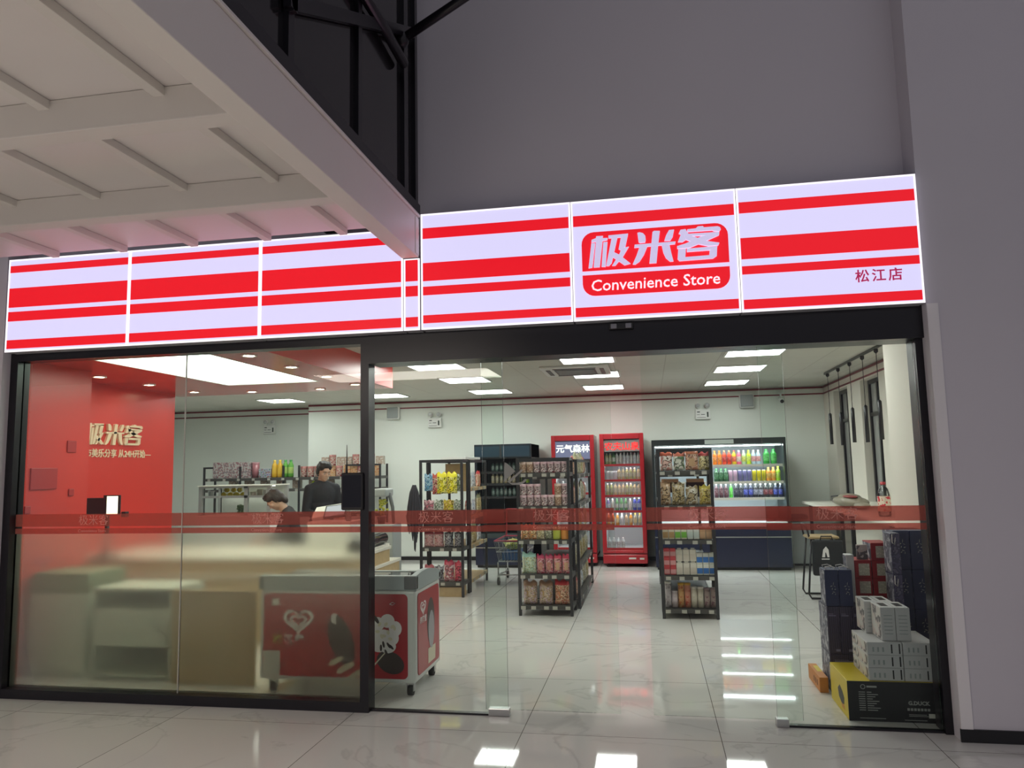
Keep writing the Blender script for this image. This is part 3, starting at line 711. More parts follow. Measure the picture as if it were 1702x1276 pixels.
# ================================================================== FREEZER (chest) at the doorway
FW = mat('freezer shell grey', (.62, .64, .62), .35)
FG = mat('freezer lid grey', (.34, .39, .40), .35)
FRED = mat('freezer red vinyl', (.36, .008, .017), .3)
CREAM = mat('print cream', (.68, .63, .48), .5)
CHOC = mat('print chocolate', (.035, .02, .018), .35)
PW = mat('print white', (.78, .74, .74), .5)
t = thing('chest_freezer', 'red and white ice cream chest freezer on castors beside the left door glass', 'freezer', (1.72, .29, 0))
w, d = 1.125, .60
q = MB(); q.box(0, w, 0, d, .085, .69, FW, .02, 3); obj('body', q, t)
q = MB()
q.box(-.006, w + .006, -.006, .05, .69, .785, FG, .008); q.box(-.006, .04, .05, d - .05, .69, .742, FG, .008); q.box(-.006, w + .006, d - .05, d + .006, .69, .742, FG, .008)
side = [(.0, .69), (d, .69), (d, .742)] + [(d - d * k / 10, .742 + .043 * k / 10 + .035 * math.sin(math.pi * k / 10)) for k in range(1, 10)] + [(0, .785)]
for v in q.prism(side, w - .035, w + .006, FG): v.co = Vector((v.co.y, v.co.x, v.co.z))
obj('lid_frame', q, t)
q = MB(); q.obox((w / 2, d / 2, .752), (w / 2 - .034, 0, 0), (0, d / 2 - .045, -.018), (0, .0002, .003), glass('lid glass', (.75, .8, .8), 1.0)); obj('glass_lid', q, t)
q = MB(); q.box(w * .93, w + .008, -.010, .02, .695, .783, mat('lid corner cap', (.10, .11, .115), .4), .008); q.box(-.008, .03, -.010, .02, .695, .783, MATS['lid corner cap'], .008); obj('corner_cap', q, t)
q = MB(); q.prism(rrect(.03, w - .055, .115, .665, .03), -.004, .001, FRED); fp = obj('front_graphic', q, t)
def heart(cx, cz, s, wd, y, m, mb, k=40):
    pts = []
    for i in range(k + 1):
        a = 2 * math.pi * i / k
        pts.append(Vector((16 * math.sin(a) ** 3, 13 * math.cos(a) - 5 * math.cos(2 * a) - 2 * math.cos(3 * a) - math.cos(4 * a))) * s / 17)
    i_ = mb.mi(m)
    for a, b_ in zip(pts, pts[1:]):
        ka = 1 - wd / max(.3 * s, a.length); kb = 1 - wd / max(.3 * s, b_.length)
        f = mb.bm.faces.new([mb.bm.verts.new((cx + u.x * g, y, cz + u.y * g * .82)) for u, g in ((a, 1), (b_, 1), (b_, kb), (a, ka))]); f.material_index = i_
q = MB(); heart(.29, .485, .12, .027, -.0055, PW, q); heart(.29, .480, .068, .022, -.0055, PW, q); obj('heart_logo', q, fp)
q = MB(); put_text(q, '和', .072, (.10, -.0050, .33), mat('print olive', (.42, .40, .04), .5), .002, .0004); put_text(q, '路雪', .072, (.185, -.0050, .33), PW, .002, .0004, space=1.15); obj('brand_lettering', q, fp)
q = MB(); q.box(.035, .155, -.0055, -.0042, .118, .28, PAPER)
for i in range(8): q.box(.045, .145, -.0062, -.0054, .135 + i * .017, .140 + i * .017, GREY_PL)
q.box(.095, .145, -.0055, -.0042, .585, .63, PAPER); obj('notice_sticker', q, fp)
# printed ice cream: dark bar with bitten tip, cream sundae, sauce and leaf shapes, all flat print
q = MB()
def blob(cx, cz, rx, rz, m, y=-.0052, rot=0, n=18):
    q.prism([(cx + rx * math.cos(2 * math.pi * k / n) * math.cos(rot) - rz * math.sin(2 * math.pi * k / n) * math.sin(rot), cz + rx * math.cos(2 * math.pi * k / n) * math.sin(rot) + rz * math.sin(2 * math.pi * k / n) * math.cos(rot)) for k in range(n)], y, y + .0011, m)
blob(.60, .36, .085, .17, CHOC, rot=.35); blob(.555, .50, .03, .035, PW, -.0060, .4); blob(.585, .49, .022, .03, CHOC, -.0066, .4)
for i in range(7): blob(.60 + .035 * i * .8 - .05, .215 - .012 * i + .03 * math.sin(i * 2.1), .04, .018, CREAM, -.0058 - .0001 * i, .5)
for i, (a, b_, rx, rz) in enumerate(((.86, .47, .05, .045), (.93, .49, .05, .045), (.985, .44, .045, .05), (.84, .40, .05, .04), (.90, .385, .06, .05), (.96, .38, .05, .05), (.87, .33, .06, .045), (.93, .325, .06, .045))): blob(a, b_, rx, rz, PW, -.0056 - .00015 * i)
for i in range(9): blob(.86 + .015 * i, .42 + .05 * math.sin(i * 1.9), .016, .010, CREAM, -.0075 - .0001 * i, i)
for i in range(5): blob(.885 + .018 * i, .315 + .03 * math.sin(i * 2.3), .008, .022, CHOC, -.0086, .2 * i)
blob(.95, .22, .10, .07, CHOC, -.0054, -.4); blob(.85, .50, .012, .035, MATS['print chocolate'], -.0062, .6)
q.prism([(.80, .17), (.81, .165), (.92, .285), (.915, .29)], -.0066, -.0056, CREAM)
obj('ice_cream_print', q, fp)
q = MB(); q.tube([(.945, -.0055, .600), (.965, -.0055, .612), (.985, -.0055, .606), (.965, -.0055, .594), (.945, -.0055, .600)], .002, PW, 6); obj('leaf_print', q, fp)
# side graphic (faces east)
q = MB(); q.prism(rrect(.04, d - .05, .125, .66, .03), w + .0005, w + .0045, FRED)
for v in q.bm.verts: v.co = Vector((v.co.y, v.co.x, v.co.z))
sp = obj('side_graphic', q, t)
q = MB(); heart(.16, .555, .07, .016, 0, PW, q); heart(.16, .552, .04, .014, 0, PW, q)
put_text(q, '和路雪', .05, (.085, 0, .455), PW, .001, .0003)
q.prism([(.34 + .09 * math.cos(2 * math.pi * k / 20), .43 + .16 * math.sin(2 * math.pi * k / 20)) for k in range(20)], -.0006, 0, CHOC)
q.prism([(.35 + .07 * math.cos(2 * math.pi * k / 20), .37 + .13 * math.sin(2 * math.pi * k / 20)) for k in range(20)], -.0012, -.0006, mat('print grey blue', (.35, .33, .36), .4))
q.prism([(.27, .15), (.44, .15), (.45, .25), (.27, .25)], -.0006, 0, CREAM)
for v in q.bm.verts: v.co = Vector((w + .0052 - v.co.y, v.co.x, v.co.z))
obj('side_print', q, sp)
for cx, cy in ((.08, .06), (w - .05, .05), (.08, d - .06), (w - .05, d - .06)):
    q = MB(); q.tube([(cx - .018, cy, .032), (cx + .018, cy, .032)], .032, RUBBER, 16); q.bar((cx - .024, cy, .03), (cx - .024, cy, .085), .006, .04, CHROME); q.bar((cx + .024, cy, .03), (cx + .024, cy, .085), .006, .04, CHROME); q.box(cx - .03, cx + .03, cy - .03, cy + .03, .078, .086, CHROME)
    obj('castor', q, t)

# ================================================================== BEHIND THE FROSTED FILM
t = thing('storage_cabinet', 'pale grey cabinet with dark top panel behind the frosted glass by the pillar', 'cabinet', (-.31, .50, 0))
GW = mat('cabinet grey green', (.50, .54, .46), .5)
obj('body', B(0, .50, 0, .42, 0, .61, GW, .006), t); obj('top_panel', B(.0, .50, 0, .42, .612, .76, mat('cabinet moss top', (.20, .23, .15), .5), .006), t)
obj('door', B(.012, .488, -.012, 0, .03, .59, GW, .004), t)
t = thing('paper_tulip', 'pink tulip shaped decoration standing on the grey cabinet corner', 'decoration', (-.24, .53, .761))
q = MB(); q.tube([(0, 0, 0), (.01, 0, .05)], .004, mat('stem dark', (.08, .03, .04), .6), 6); obj('stem', q, t)
q = MB(); PINK = mat('pink paper', (.65, .10, .20), .6)
for a in (-.5, 0, .5): q.prism([(a * .03, .04), (a * .10 + .016, .09), (a * .09, .12), (a * .10 - .016, .09)], -.01 + a * .01, -.006 + a * .01, PINK)
obj('petals', q, t)
t = thing('drawer_unit', 'white open shelf unit with two dark gaps behind the frosted glass', 'shelf unit', (.27, .46, 0))
q = MB(); q.box(0, .02, 0, .4, 0, .66, GW); q.box(.64, .66, 0, .4, 0, .66, GW); q.box(.02, .64, 0, .4, .635, .66, GW); q.box(.02, .64, 0, .4, .02, .04, GW); q.box(.02, .64, .38, .4, .04, .635, BLACK_PL); obj('frame', q, t)
obj('drawer', B(.025, .635, -.005, .36, .24, .51, GW, .004), t)
q = MB(); q.tube([(.52, -.02, .47), (.57, -.04, .40), (.655, -.03, .33), (.665, -.03, .12), (.66, -.02, .006)], .005, BLACK_PL, 6); tag(obj('power_cable', q, None, (.27, .44, 0)), 'thin black cable hanging beside the white shelf unit', 'cable')
t = thing('cardboard_panel', 'large brown cardboard sheet leaning behind the frosted glass left of the freezer', 'cardboard', (.955, .42, 0)); obj('sheet', B(0, .655, 0, .03, .0, .655, CARD, .002), t)

# ================================================================== COUNTERS AND CASHIER THINGS
CT = mat('counter top white', (.74, .72, .64), .3)
t = thing('service_counter', 'stepped light wood service counter with white tops', 'counter', (-.88, 1.62, 0))
q = MB(); q.box(0, 2.73, .0, 1.26, 0, .57, WOOD); obj('lower_body', q, t); obj('lower_top', B(-.005, 2.745, -.01, 1.27, .57, .60, CT, .004), t)
q = MB(); q.box(0, 2.725, .0, .98, .60, .72, WOOD); obj('upper_body', q, t); obj('upper_top', B(-.005, 2.74, -.01, .99, .72, .75, CT, .004), t)
t = thing('pos_terminal', 'black till screen with a small lit customer display by the red wall', 'till', (-.60, 1.68, .75))
q = MB(); q.lathe([(.11, 0), (.11, .012), (.02, .02), (.02, .40)], BLACK_PL, 18); obj('stand', q, t)
obj('monitor', B(-.235, .02, -.02, .02, .385, .54, BLACK_PL, .006), t)
SC = emit('bright display', (1.0, .95, .72), 2.2)
q = MB(); q.box(-.02, .155, -.04, -.022, .38, .565, BLACK_PL, .004); cd = obj('customer_display', q, t); obj('screen', B(.02, .135, -.0415, -.0405, .375 + .012, .555, SC), cd)
q = MB(); q.box(.165, .21, -.03, .02, .36, .41, BLACK_PL, .004); obj('card_reader', q, t)
t = thing('roller_grill', 'long black domed roller grill at the end of the wood counter', 'grill', (1.79, 2.18, .75))
q = MB(); q.box(-.07, .055, -.43, .42, 0, .022, CT, .004); obj('base', q, t)
q = MB(); q.tube([(0, -.42, .078), (0, -.40, .078), (0, .38, .078), (0, .41, .078)], [.035, .056, .056, .035], mat('smoked hood', (.02, .018, .02), .15), 18); obj('hood', q, t)
t = thing('soft_serve_machine', 'grey arched machine just right of the mullion above the band', 'machine', (1.52, 3.08, 0))
q = MB(); q.box(.0, .16, -.12, .12, 1.215, 1.30, GREY_PL, .02, 3); obj('head', q, t)
q = MB(); q.tube([(.12, 0, 1.26), (.155, 0, 1.24), (.19, 0, 1.10), (.20, 0, .93)], [.022, .022, .018, .016], mat('machine arm', (.14, .15, .155), .4), 10); obj('arm', q, t)
obj('pedestal', B(-.05, .24, -.14, .14, 0, .93, GREY_PL, .01), t)
t = thing('potted_plant', 'small pot of yellow green flowers beside the grey arched machine', 'plant', (1.60, 3.04, .931))
q = MB(); q.lathe([(0, 0), (.035, 0), (.048, .075), (.042, .075), (0, .065)], BLACK_PL, 14); obj('pot', q, t)
q = MB(); YG = pk('yellow green bloom', [(.20, .28, .03), (.50, .48, .05), (.12, .20, .04)], 60)
for i in range(34):
    a, r_, z = random.uniform(0, 6.28), random.uniform(0, .07), random.uniform(.09, .25); q.ell((r_ * math.cos(a), r_ * math.sin(a), z), .018, .018, .013, YG, 6, 4)
obj('foliage', q, t)
t = thing('cash_register', 'white cash register with tilted screen in front of the standing cashier', 'cash register', (1.17, 2.32, .75))
q = MB(); q.box(-.05, .40, -.05, .22, 0, .26, WHITE_PL, .01); obj('base', q, t)
q = MB(); q.obox((.11, .06, .345), (.13, 0, .018), (0, .06, .05), (-.003, -.01, .014), WHITE_PL); obj('keyboard', q, t)
q = MB(); q.obox((.22, .02, .355), (.115, 0, .012), (0, .035, .055), (0, -.010, .008), BLACK_PL); sc = obj('screen', q, t)
q = MB(); q.obox((.222, .010, .358), (.10, 0, .011), (0, .030, .046), (0, -.010, .008), mat('lcd lilac', (.45, .46, .62), .2)); obj('display_face', q, sc)
q = MB(); q.box(.33, .37, .0, .04, .26, .42, GREY_PL, .004); obj('printer', q, t)
# glass display case with fruit
t = thing('food_display_case', 'grey framed glass food case with lemons behind the counter', 'display case', (-1.90, 5.15, 0))
AL = mat('case aluminium', (.36, .36, .35), .4)
q = MB()
for x, y in ((0, 0), (1.05, 0), (0, .5), (1.05, .5), (.70, 0)): q.box(x, x + .055, y, y + .04, .9, 1.31, AL)
for z in (1.155,): q.box(.055, 1.05, 0, .03, z - .008, z + .024, AL); q.box(.055, 1.05, 0, .03, 1.285, 1.31, AL)
obj('frame', q, t); obj('top', B(-.02, 1.11, -.02, .56, 1.31, 1.325, CT, .003), t)
obj('base', B(-.02, 1.11, -.02, .56, 0, .9, WHITE_PL, .006), t)
obj('shelf', B(.04, 1.05, .03, .5, 1.150, 1.156, WHITE_PL), t); obj('back_panel', B(.04, 1.05, .50, .51, .9, 1.31, mat('case back', (.40, .41, .37), .3)), t)
obj('glass_front', B(.04, 1.05, .012, .016, .9, 1.31, FGL), t)
CASE_FILL = emit('case fill glow', (1.0, .97, .88), 5.0)
obj('led_strip', B(.10, 1.0, .30, .33, 1.300, 1.306, CASE_FILL), t); obj('led_strip', B(.10, 1.0, .40, .44, 1.138, 1.144, CASE_FILL), t)  # glowing strips added to lighten the inside of the food case
LEM = mat('lemon peel', (.62, .50, .03), .4, bump=.2, nscale=60)
for i, (x, z) in enumerate(((.31, 0), (.41, 0), (.51, 0), (.61, 0), (.36, .064), (.46, .064), (.56, .064))):
    q = MB(); q.ell((0, 0, .034), .042, .036, .034, LEM, 14, 10); q.ell((.040, 0, .034), .012, .010, .010, LEM, 8, 6)
    tag(obj('lemon', q, None, (-1.90 + x, 5.28 + .01 * (i % 2), 1.157 + z), .3 * i), 'yellow lemon, %s from the left in the %s layer inside the glass case' % (ORD[i if i < 4 else i - 4], 'lower' if i < 4 else 'upper'), 'lemon', 'lemons in the glass food case')
HERB = pk('herb leaves', [(.06, .10, .04), (.12, .18, .07)], 40)
q = MB()
for i in range(40):
    a, r_, z = random.uniform(0, 6.28), random.uniform(0, .07), random.uniform(.02, .13); q.ell((r_ * math.cos(a), r_ * math.sin(a), z), .022, .012, .016, HERB, 6, 4)
tag(obj('herb_bunch', q, None, (-1.36, 5.35, .905)), 'dark green herb bunch on the lower level of the glass case', 'herbs')
for i, (x, c, h) in enumerate(((.10, (.45, .48, .50), .09), (.76, (.60, .58, .50), .07), (.86, (.50, .46, .36), .10), (.96, (.62, .60, .56), .09))):
    q = MB(); q.lathe([(0, 0), (.035, 0), (.045, h), (.040, h), (0, .02)], mat('case pot %d' % i, c, .4), 14)
    tag(obj('condiment_tub', q, None, (-1.90 + x, 5.30, 1.157)), 'small tub of toppings, %s from the left on the glass case shelf' % ORD[i], 'tub', 'topping tubs in the food case')

# ================================================================== RIGHT SIDE: window bar, stool, lamps
t = thing('window_bar', 'long narrow white bar table under the right windows', 'table', (6.52, 1.95, 0))
obj('table_top', B(0, .56, 0, 4.7, .905, .94, CT, .006), t)
for y in (.12, 2.3, 4.5): obj('leg', B(.06, .10, y, y + .04, 0, .905, BLACK_AL), t); obj('leg', B(.46, .50, y, y + .04, 0, .905, BLACK_AL), t)
SEAT = mat('stool seat oak', (.42, .30, .15), .45, noise=.15, nscale=20)
def stool(x, y, lab, rz=0):
    t = thing('bar_stool', lab, 'stool', (x, y, 0), rz, 'bar stools with sled legs')
    q = MB(); q.box(-.17, .17, -.16, .16, .645, .675, SEAT, .012, 3); obj('seat', q, t)
    for s in (-1, 1):
        q = MB(); q.tube([(s * .14, .13, .645), (s * .165, .19, .06), (s * .165, .165, .012), (s * .165, -.165, .012), (s * .165, -.19, .06), (s * .14, -.13, .645)], .011, BLACK_AL, 10); obj('sled_leg', q, t)
    q = MB(); q.tube([(-.152, -.165, .30), (.152, -.165, .30)], .009, BLACK_AL, 8); obj('footrest', q, t)
    q = MB(); q.tube([(-.15, .15, .66), (-.15, .17, .76), (-.08, .18, .80), (.08, .18, .80), (.15, .17, .76), (.15, .15, .66)], .011, BLACK_AL, 10); obj('back_rail', q, t)
    return t
stool(6.27, 4.34, 'black framed bar stool with light wood seat near the gift boxes', 1.57)
t = thing('tote_bag', 'black tote bag with white figure print hanging on the bar stool', 'bag', (6.28, 4.14, .26))
q = MB(); q.box(-.15, .17, -.03, .03, 0, .38, mat('black nylon', (.012, .014, .018), .6, bump=.5, nscale=18), .02, 3); obj('body', q, t)
q = MB(); q.prism([(-.055, .20), (-.025, .20), (-.02, .25), (-.012, .25), (.0, .20), (.02, .20), (.015, .28), (-.01, .315), (-.04, .28)], -.032, -.0305, PW); q.prism([(-.06, .175), (.02, .175), (.02, .185), (-.06, .185)], -.032, -.0305, PW); obj('white_print', q, t)
q = MB(); q.tube([(-.06, 0, .37), (-.05, 0, .42), (.06, 0, .42), (.07, 0, .37)], .007, RUBBER, 8); obj('handle', q, t)
t = thing('utility_cabinet', 'low grey metal cabinet in the back right corner', 'cabinet', (6.37, 6.95, 0)); obj('body', B(0, .66, 0, .5, .03, .62, GREY_PL, .01), t); obj('plinth', B(.02, .64, .02, .48, 0, .03, BLACK_PL), t)
q = MB(); q.ell((0, 0, .05), .17, .12, .055, mat('black cloth', (.012, .013, .014), .8, bump=.6, nscale=16)); q.ell((.08, -.03, .07), .07, .06, .04, MATS['black cloth']); tag(obj('folded_jacket', q, None, (6.52, 7.12, .626)), 'black folded jacket on the low grey cabinet', 'jacket')
t = thing('pendant_track', 'thin black ceiling track carrying five stick pendants', 'lamp track', (6.735, 3.2, CEIL)); obj('track', B(-.008, .008, 0, 2.55, -.03, 0, BLACK_AL), t)
for i, y in enumerate((3.45, 3.96, 4.49, 5.03, 5.58)):
    zb = (1.70, 1.688, 1.70, 1.682, 1.708)[i]
    t = thing('pendant_lamp', 'black stick pendant lamp, %s from the front along the ceiling track' % ORD[i], 'pendant lamp', (6.735, y, CEIL - .03), 0, 'stick pendants over the window bar')
    q = MB(); q.lathe([(.022, 0), (.022, -.03), (.006, -.045)], BLACK_AL, 12); obj('ceiling_cup', q, t)
    L = CEIL - .03 - zb
    q = MB(); q.tube([(0, 0, -.045), (0, 0, -L + .385)], .0035, BLACK_PL, 6); obj('cord', q, t)
    q = MB(); q.lathe([(.008, -L + .40), (.02, -L + .385), (.021, -L), (.014, -L)], BLACK_AL, 14); obj('lamp_shade', q, t)
t = thing('paper_carrier_bag', 'crumpled beige carrier bag lying on the window bar', 'bag', (6.78, 5.05, .948))
q = MB()
for (a, b_, c, rx, ry, rz_) in ((0, 0, .06, .17, .52, .065), (.02, .12, .10, .12, .30, .05), (-.03, -.22, .07, .13, .26, .065), (.0, -.50, .04, .08, .18, .035)): q.ell((a, b_, c), rx, ry, rz_, mat('beige film', (.27, .24, .18), .5, bump=.8, nscale=14), 16, 10)
obj('body', q, t)
q = MB(); q.ell((-.06, -.25, .128), .07, .20, .016, mat('red inner', (.25, .03, .03), .5)); obj('opening', q, t)
q = MB(); q.tube([(-.05, .30, .12), (-.10, .50, .10), (-.05, .66, .03)], .008, BLACK_PL, 6); obj('handle', q, t)
CLR = glass('clear plastic', (.80, .82, .81), 1.6, .05)
t = thing('juice_bottle', 'large clear bottle with red label and cap on the window bar', 'bottle', (6.70, 3.42, .94))
q = MB(); q.lathe([(0, 0), (.055, .0), (.06, .02), (.058, .21), (.045, .265), (.022, .30), (.022, .315)], CLR, 18); obj('body', q, t)
q = MB(); q.lathe([(.0612, .05), (.0612, .20)], pk('red white label', [(.60, .04, .04), (.75, .62, .5), (.60, .03, .05)], 18), 18); obj('label', q, t)
q = MB(); q.lathe([(.026, .312), (.026, .34), (0, .34)], RED_FR, 14); obj('cap', q, t)
for i, y in enumerate((2.16, 2.36)):
    q = MB(); q.lathe([(0, .006), (.030, .006), (.037, .20), (.040, .20), (.033, 0), (0, 0)], CLR, 20)
    tag(obj('drinking_glass', q, None, (6.60, y, .94)), 'clear drinking glass on the window bar, %s of two' % ('nearer' if i == 0 else 'farther'), 'glass', 'drinking glasses on the window bar')

# ================================================================== PRODUCTS
PROTO = {}
def place(key, make, loc, label, cat, group, rz=0.0):
    """first call builds the thing, later calls copy it with its parts"""
    if key not in PROTO:
        t = make(); PROTO[key] = t
        t.location = loc; t.rotation_euler = (0, 0, rz); tag(t, label, cat, group)
        return t
    return dup(PROTO[key], loc, rz, label, group)
def plain(n, c, rough=.3): return mat(n, c, rough, coat=.2)
def bottle(name, h, r, liq, lab, cap, neck=.42, lz=(.22, .58)):
    def make():
        q = MB(); z = [0, .02, lz[0] * h, lz[1] * h, .68 * h, .80 * h, .86 * h, .93 * h]; rr = [r * .92, r, r, r, r * .97, r * .62, r * neck, r * neck]
        q.lathe([(0, 0)] + list(zip(rr, z)) + [(0, .93 * h)], liq, 12, mats=[liq, liq, liq, lab, liq, liq, liq, liq, liq])
        o = obj(name, q)
        q = MB(); q.lathe([(r * neck * 1.15, .90 * h), (r * neck * 1.15, h), (0, h)], cap, 10); obj('cap', q, o)
        return o
    return make
def can(name, h, r, lab, lid):
    def make():
        q = MB(); q.lathe([(0, 0), (r * .85, 0), (r, .008), (r, h - .012), (r * .86, h - .002), (r * .80, h - .004), (0, h - .004)], lab, 14, mats=[lid, lid, lab, lid, lid, lid])
        return obj(name, q)
    return make
def jar(name, h, r, lab, lid, m2=None):
    def make():
        q = MB(); q.lathe([(0, 0), (r * .95, 0), (r, .006), (r, h * .80)], lab, 16); o = obj(name, q)
        q = MB(); q.lathe([(r * 1.04, h * .78), (r * 1.04, h * .99), (r * .98, h), (0, h)], lid, 16); obj('lid', q, o)
        return o
    return make
def tube_can(name, h, r, lab, lid):
    def make():
        q = MB(); q.lathe([(0, 0), (r, 0), (r, h * .93), (0, h * .93)], lab, 16); o = obj(name, q)
        q = MB(); q.lathe([(r * 1.05, h * .91), (r * 1.05, h), (0, h)], lid, 16); obj('lid', q, o)
        return o
    return make
def pouch(name, w, h, d, m, crimp=None, window=None, tilt=0.0, flat=False):
    """filled pillow bag standing on its base, crimped along the top"""
    def make():
        q = MB(); nx, nz = 8, 10; i0 = q.mi(m); i1 = q.mi(crimp or m); i2 = q.mi(window or m)
        def pt(u, v, s):
            bx = math.sin(math.pi * min(1, max(0, u))) ** .55; top = 1 - max(0, (v - .72) / .28) ** 1.5; bot = min(1, .55 + v * 3)
            wob = .06 * math.sin(u * 17 + v * 9 + s) + .05 * math.sin(v * 23 - u * 5)
            return Vector(((u - .5) * w * (1 - .07 * math.sin(math.pi * min(1, v * 1.15)) - .05 * max(0, v - .8) / .2 * (1 + math.sin(h * 900))), s * d / 2 * bx * top * bot * (1 + wob) + tilt * v * h, v * h + (.012 * math.sin(u * 11 + w * 300) * (v > .95)) * h / .2))
        g = {s: [[q.bm.verts.new(pt(a / nx, b_ / nz, s)) for a in range(nx + 1)] for b_ in range(nz + 1)] for s in (-1, 1)}
        for s in (-1, 1):
            for b_ in range(nz):
                for a in range(nx):
                    vs = (g[s][b_][a], g[s][b_][a + 1], g[s][b_ + 1][a + 1], g[s][b_ + 1][a])
                    f = q.bm.faces.new(vs if s < 0 else vs[::-1]); f.smooth = True
                    f.material_index = i1 if b_ >= 8 else (i2 if s < 0 and 2 <= b_ <= 5 and 2 <= a <= 5 else i0)
        for a in range(nx):
            q.bm.faces.new((g[-1][0][a + 1], g[-1][0][a], g[1][0][a], g[1][0][a + 1])).material_index = i0
            q.bm.faces.new((g[-1][nz][a], g[-1][nz][a + 1], g[1][nz][a + 1], g[1][nz][a])).material_index = i1
        for b_ in range(nz):
            for a in (0, nx):
                vs = (g[-1][b_][a], g[-1][b_ + 1][a], g[1][b_ + 1][a], g[1][b_][a]); q.bm.faces.new(vs if a == 0 else vs[::-1]).material_index = i0
        return obj(name, q)
    return make
def carton(name, w, d, h, m, front=None, top=None, b=.003):
    def make():
        q = MB(); q.box(-w / 2, w / 2, 0, d, 0, h, m, b, 1); o = obj(name, q)
        if front:
            q = MB(); q.box(-w * .46, w * .46, -.0012, .0005, h * front[1], h * front[2], front[0]); obj('front_print', q, o)
        if top:
            q = MB(); q.box(-w * .30, w * .30, d * .2, d * .8, h - .001, h + .012, top); obj('top_flap', q, o)
        return o
    return make
def row(items, x0, pitch, y, z, where, group, axis='x', rz=0.0):
    """items: list of (key, maker, description, category); placed one by one along x (or y)"""
    n = -1
    for i, it in enumerate(items):
        if it is None: continue
        n += 1; key, mk, desc, cat = it
        p = (x0 + pitch * i, y, z) if axis == 'x' else (x0, y + pitch * i, z)
        wh = where.replace('on the ', '').replace('in the ', '').replace(' of the ', ' of ').replace('the ', '')
        place(key, mk, p, '%s, %s from %s, %s' % (desc, ORD[n], 'left' if axis == 'x' else 'front', wh), cat, group, rz)

wc, bc, gc = plain('white cap', (.75, .75, .73)), plain('black cap', (.02, .02, .02)), plain('green cap', (.03, .25, .05))
def bt(key, desc, liq, lab, cap, h=.21, r=.0325, **k):
    dk, lt = tuple(c * .30 for c in lab), tuple(min(.8, c * .6 + .25) for c in lab)
    return (key, bottle('drink_bottle', h, r, plain(key + ' drink', liq), pk(key + ' label', [lab, dk, lab, lt, lab], 55, .45), cap, **k), desc + ' drink bottle', 'bottle')
# ---- open chiller, three shelves
O1 = bt('orange', 'bright orange', (.75, .18, .01), (.80, .25, .02), plain('orange cap', (.8, .25, .03)))
O2 = bt('redorange', 'red and orange', (.62, .05, .01), (.55, .02, .01), plain('peach cap', (.8, .35, .15)))
O3 = bt('yellowred', 'yellow and red', (.70, .50, .02), (.70, .10, .03), plain('red cap', (.6, .03, .03)))
O4 = bt('pink', 'magenta and white', (.70, .10, .20), (.75, .60, .55), wc)
O5 = bt('paleyellow', 'pale green and yellow', (.45, .60, .35), (.65, .70, .10), wc)
O6 = bt('lime', 'yellow lime', (.50, .62, .02), (.62, .72, .10), plain('lime cap', (.5, .7, .05)))
O7 = bt('iceblue', 'ice blue and pink', (.45, .62, .70), (.70, .30, .30), wc)
O8 = bt('greenbig', 'wide green', (.03, .30, .04), (.10, .50, .10), gc, .22, .045)
CHX = 5.36
row([O1, O1, O2, O2, O3, O4, O5, O6, O7, O7], CHX, .068, 6.70, 1.466, 'on the chiller top shelf', 'drinks on the chiller top shelf')
for i in range(2): place('greenbig', O8[1], (CHX + .07 * 10 + .02 + .10 * i, 6.70, 1.466), 'wide green drink bottle, %s of two at the right on the chiller top shelf' % ORD[i], 'bottle', 'drinks on the chiller top shelf')
G1 = bt('dkgreen', 'dark green', (.01, .06, .02), (.04, .16, .06), gc, .19, .036)
G2 = ('mauvecan', can('drink_can', .17, .030, plain('mauve can', (.35, .22, .30)), CHROME), 'mauve drink can', 'can')
G3 = ('indigocan', can('drink_can', .17, .030, plain('indigo can', (.10, .09, .20)), CHROME), 'indigo drink can', 'can')
G4 = ('olivecan', can('drink_can', .17, .030, plain('olive can', (.36, .30, .01)), CHROME), 'olive yellow drink can', 'can')
G5 = bt('amber', 'amber orange', (.60, .22, .02), (.65, .35, .05), plain('amber cap', (.8, .4, .1)), .20, .034)
G6 = bt('limegreen', 'lime green', (.30, .52, .02), (.40, .60, .06), plain('lime cap', (.5, .7, .05)), .21, .034)
row([G1, G1, G1, G2, G2, G3, G3, G3, G4, G4, G4, G5, G5, G6], CHX + .012, .066, 6.70, 1.225, 'on the chiller middle shelf', 'drinks on the chiller middle shelf')
N1 = bt('maroon', 'dark maroon', (.06, .02, .03), (.16, .06, .08), plain('grey cap', (.4, .4, .42)), .20, .032)
N2 = bt('brightgreen', 'slim bright green', (.08, .50, .05), (.15, .60, .10), plain('mint cap', (.3, .75, .3)), .20, .026)
N3 = bt('blackcola', 'black', (.012, .012, .02), (.03, .03, .06), wc, .20, .033)
N4 = bt('blue', 'black and blue', (.012, .015, .05), (.06, .08, .45), wc, .20, .033)
N5 = bt('darkred', 'black and red', (.015, .012, .015), (.22, .03, .05), wc, .20, .033)
N6 = bt('greylabel', 'black and grey', (.015, .015, .02), (.22, .22, .30), wc, .20, .033)
row([N1, N1, N1, N2, N3, N3, N4, N4, N6, N6, N5, N5, N4, N4], CHX, .0685, 6.70, .994, 'on the chiller bottom shelf', 'drinks on the chiller bottom shelf')
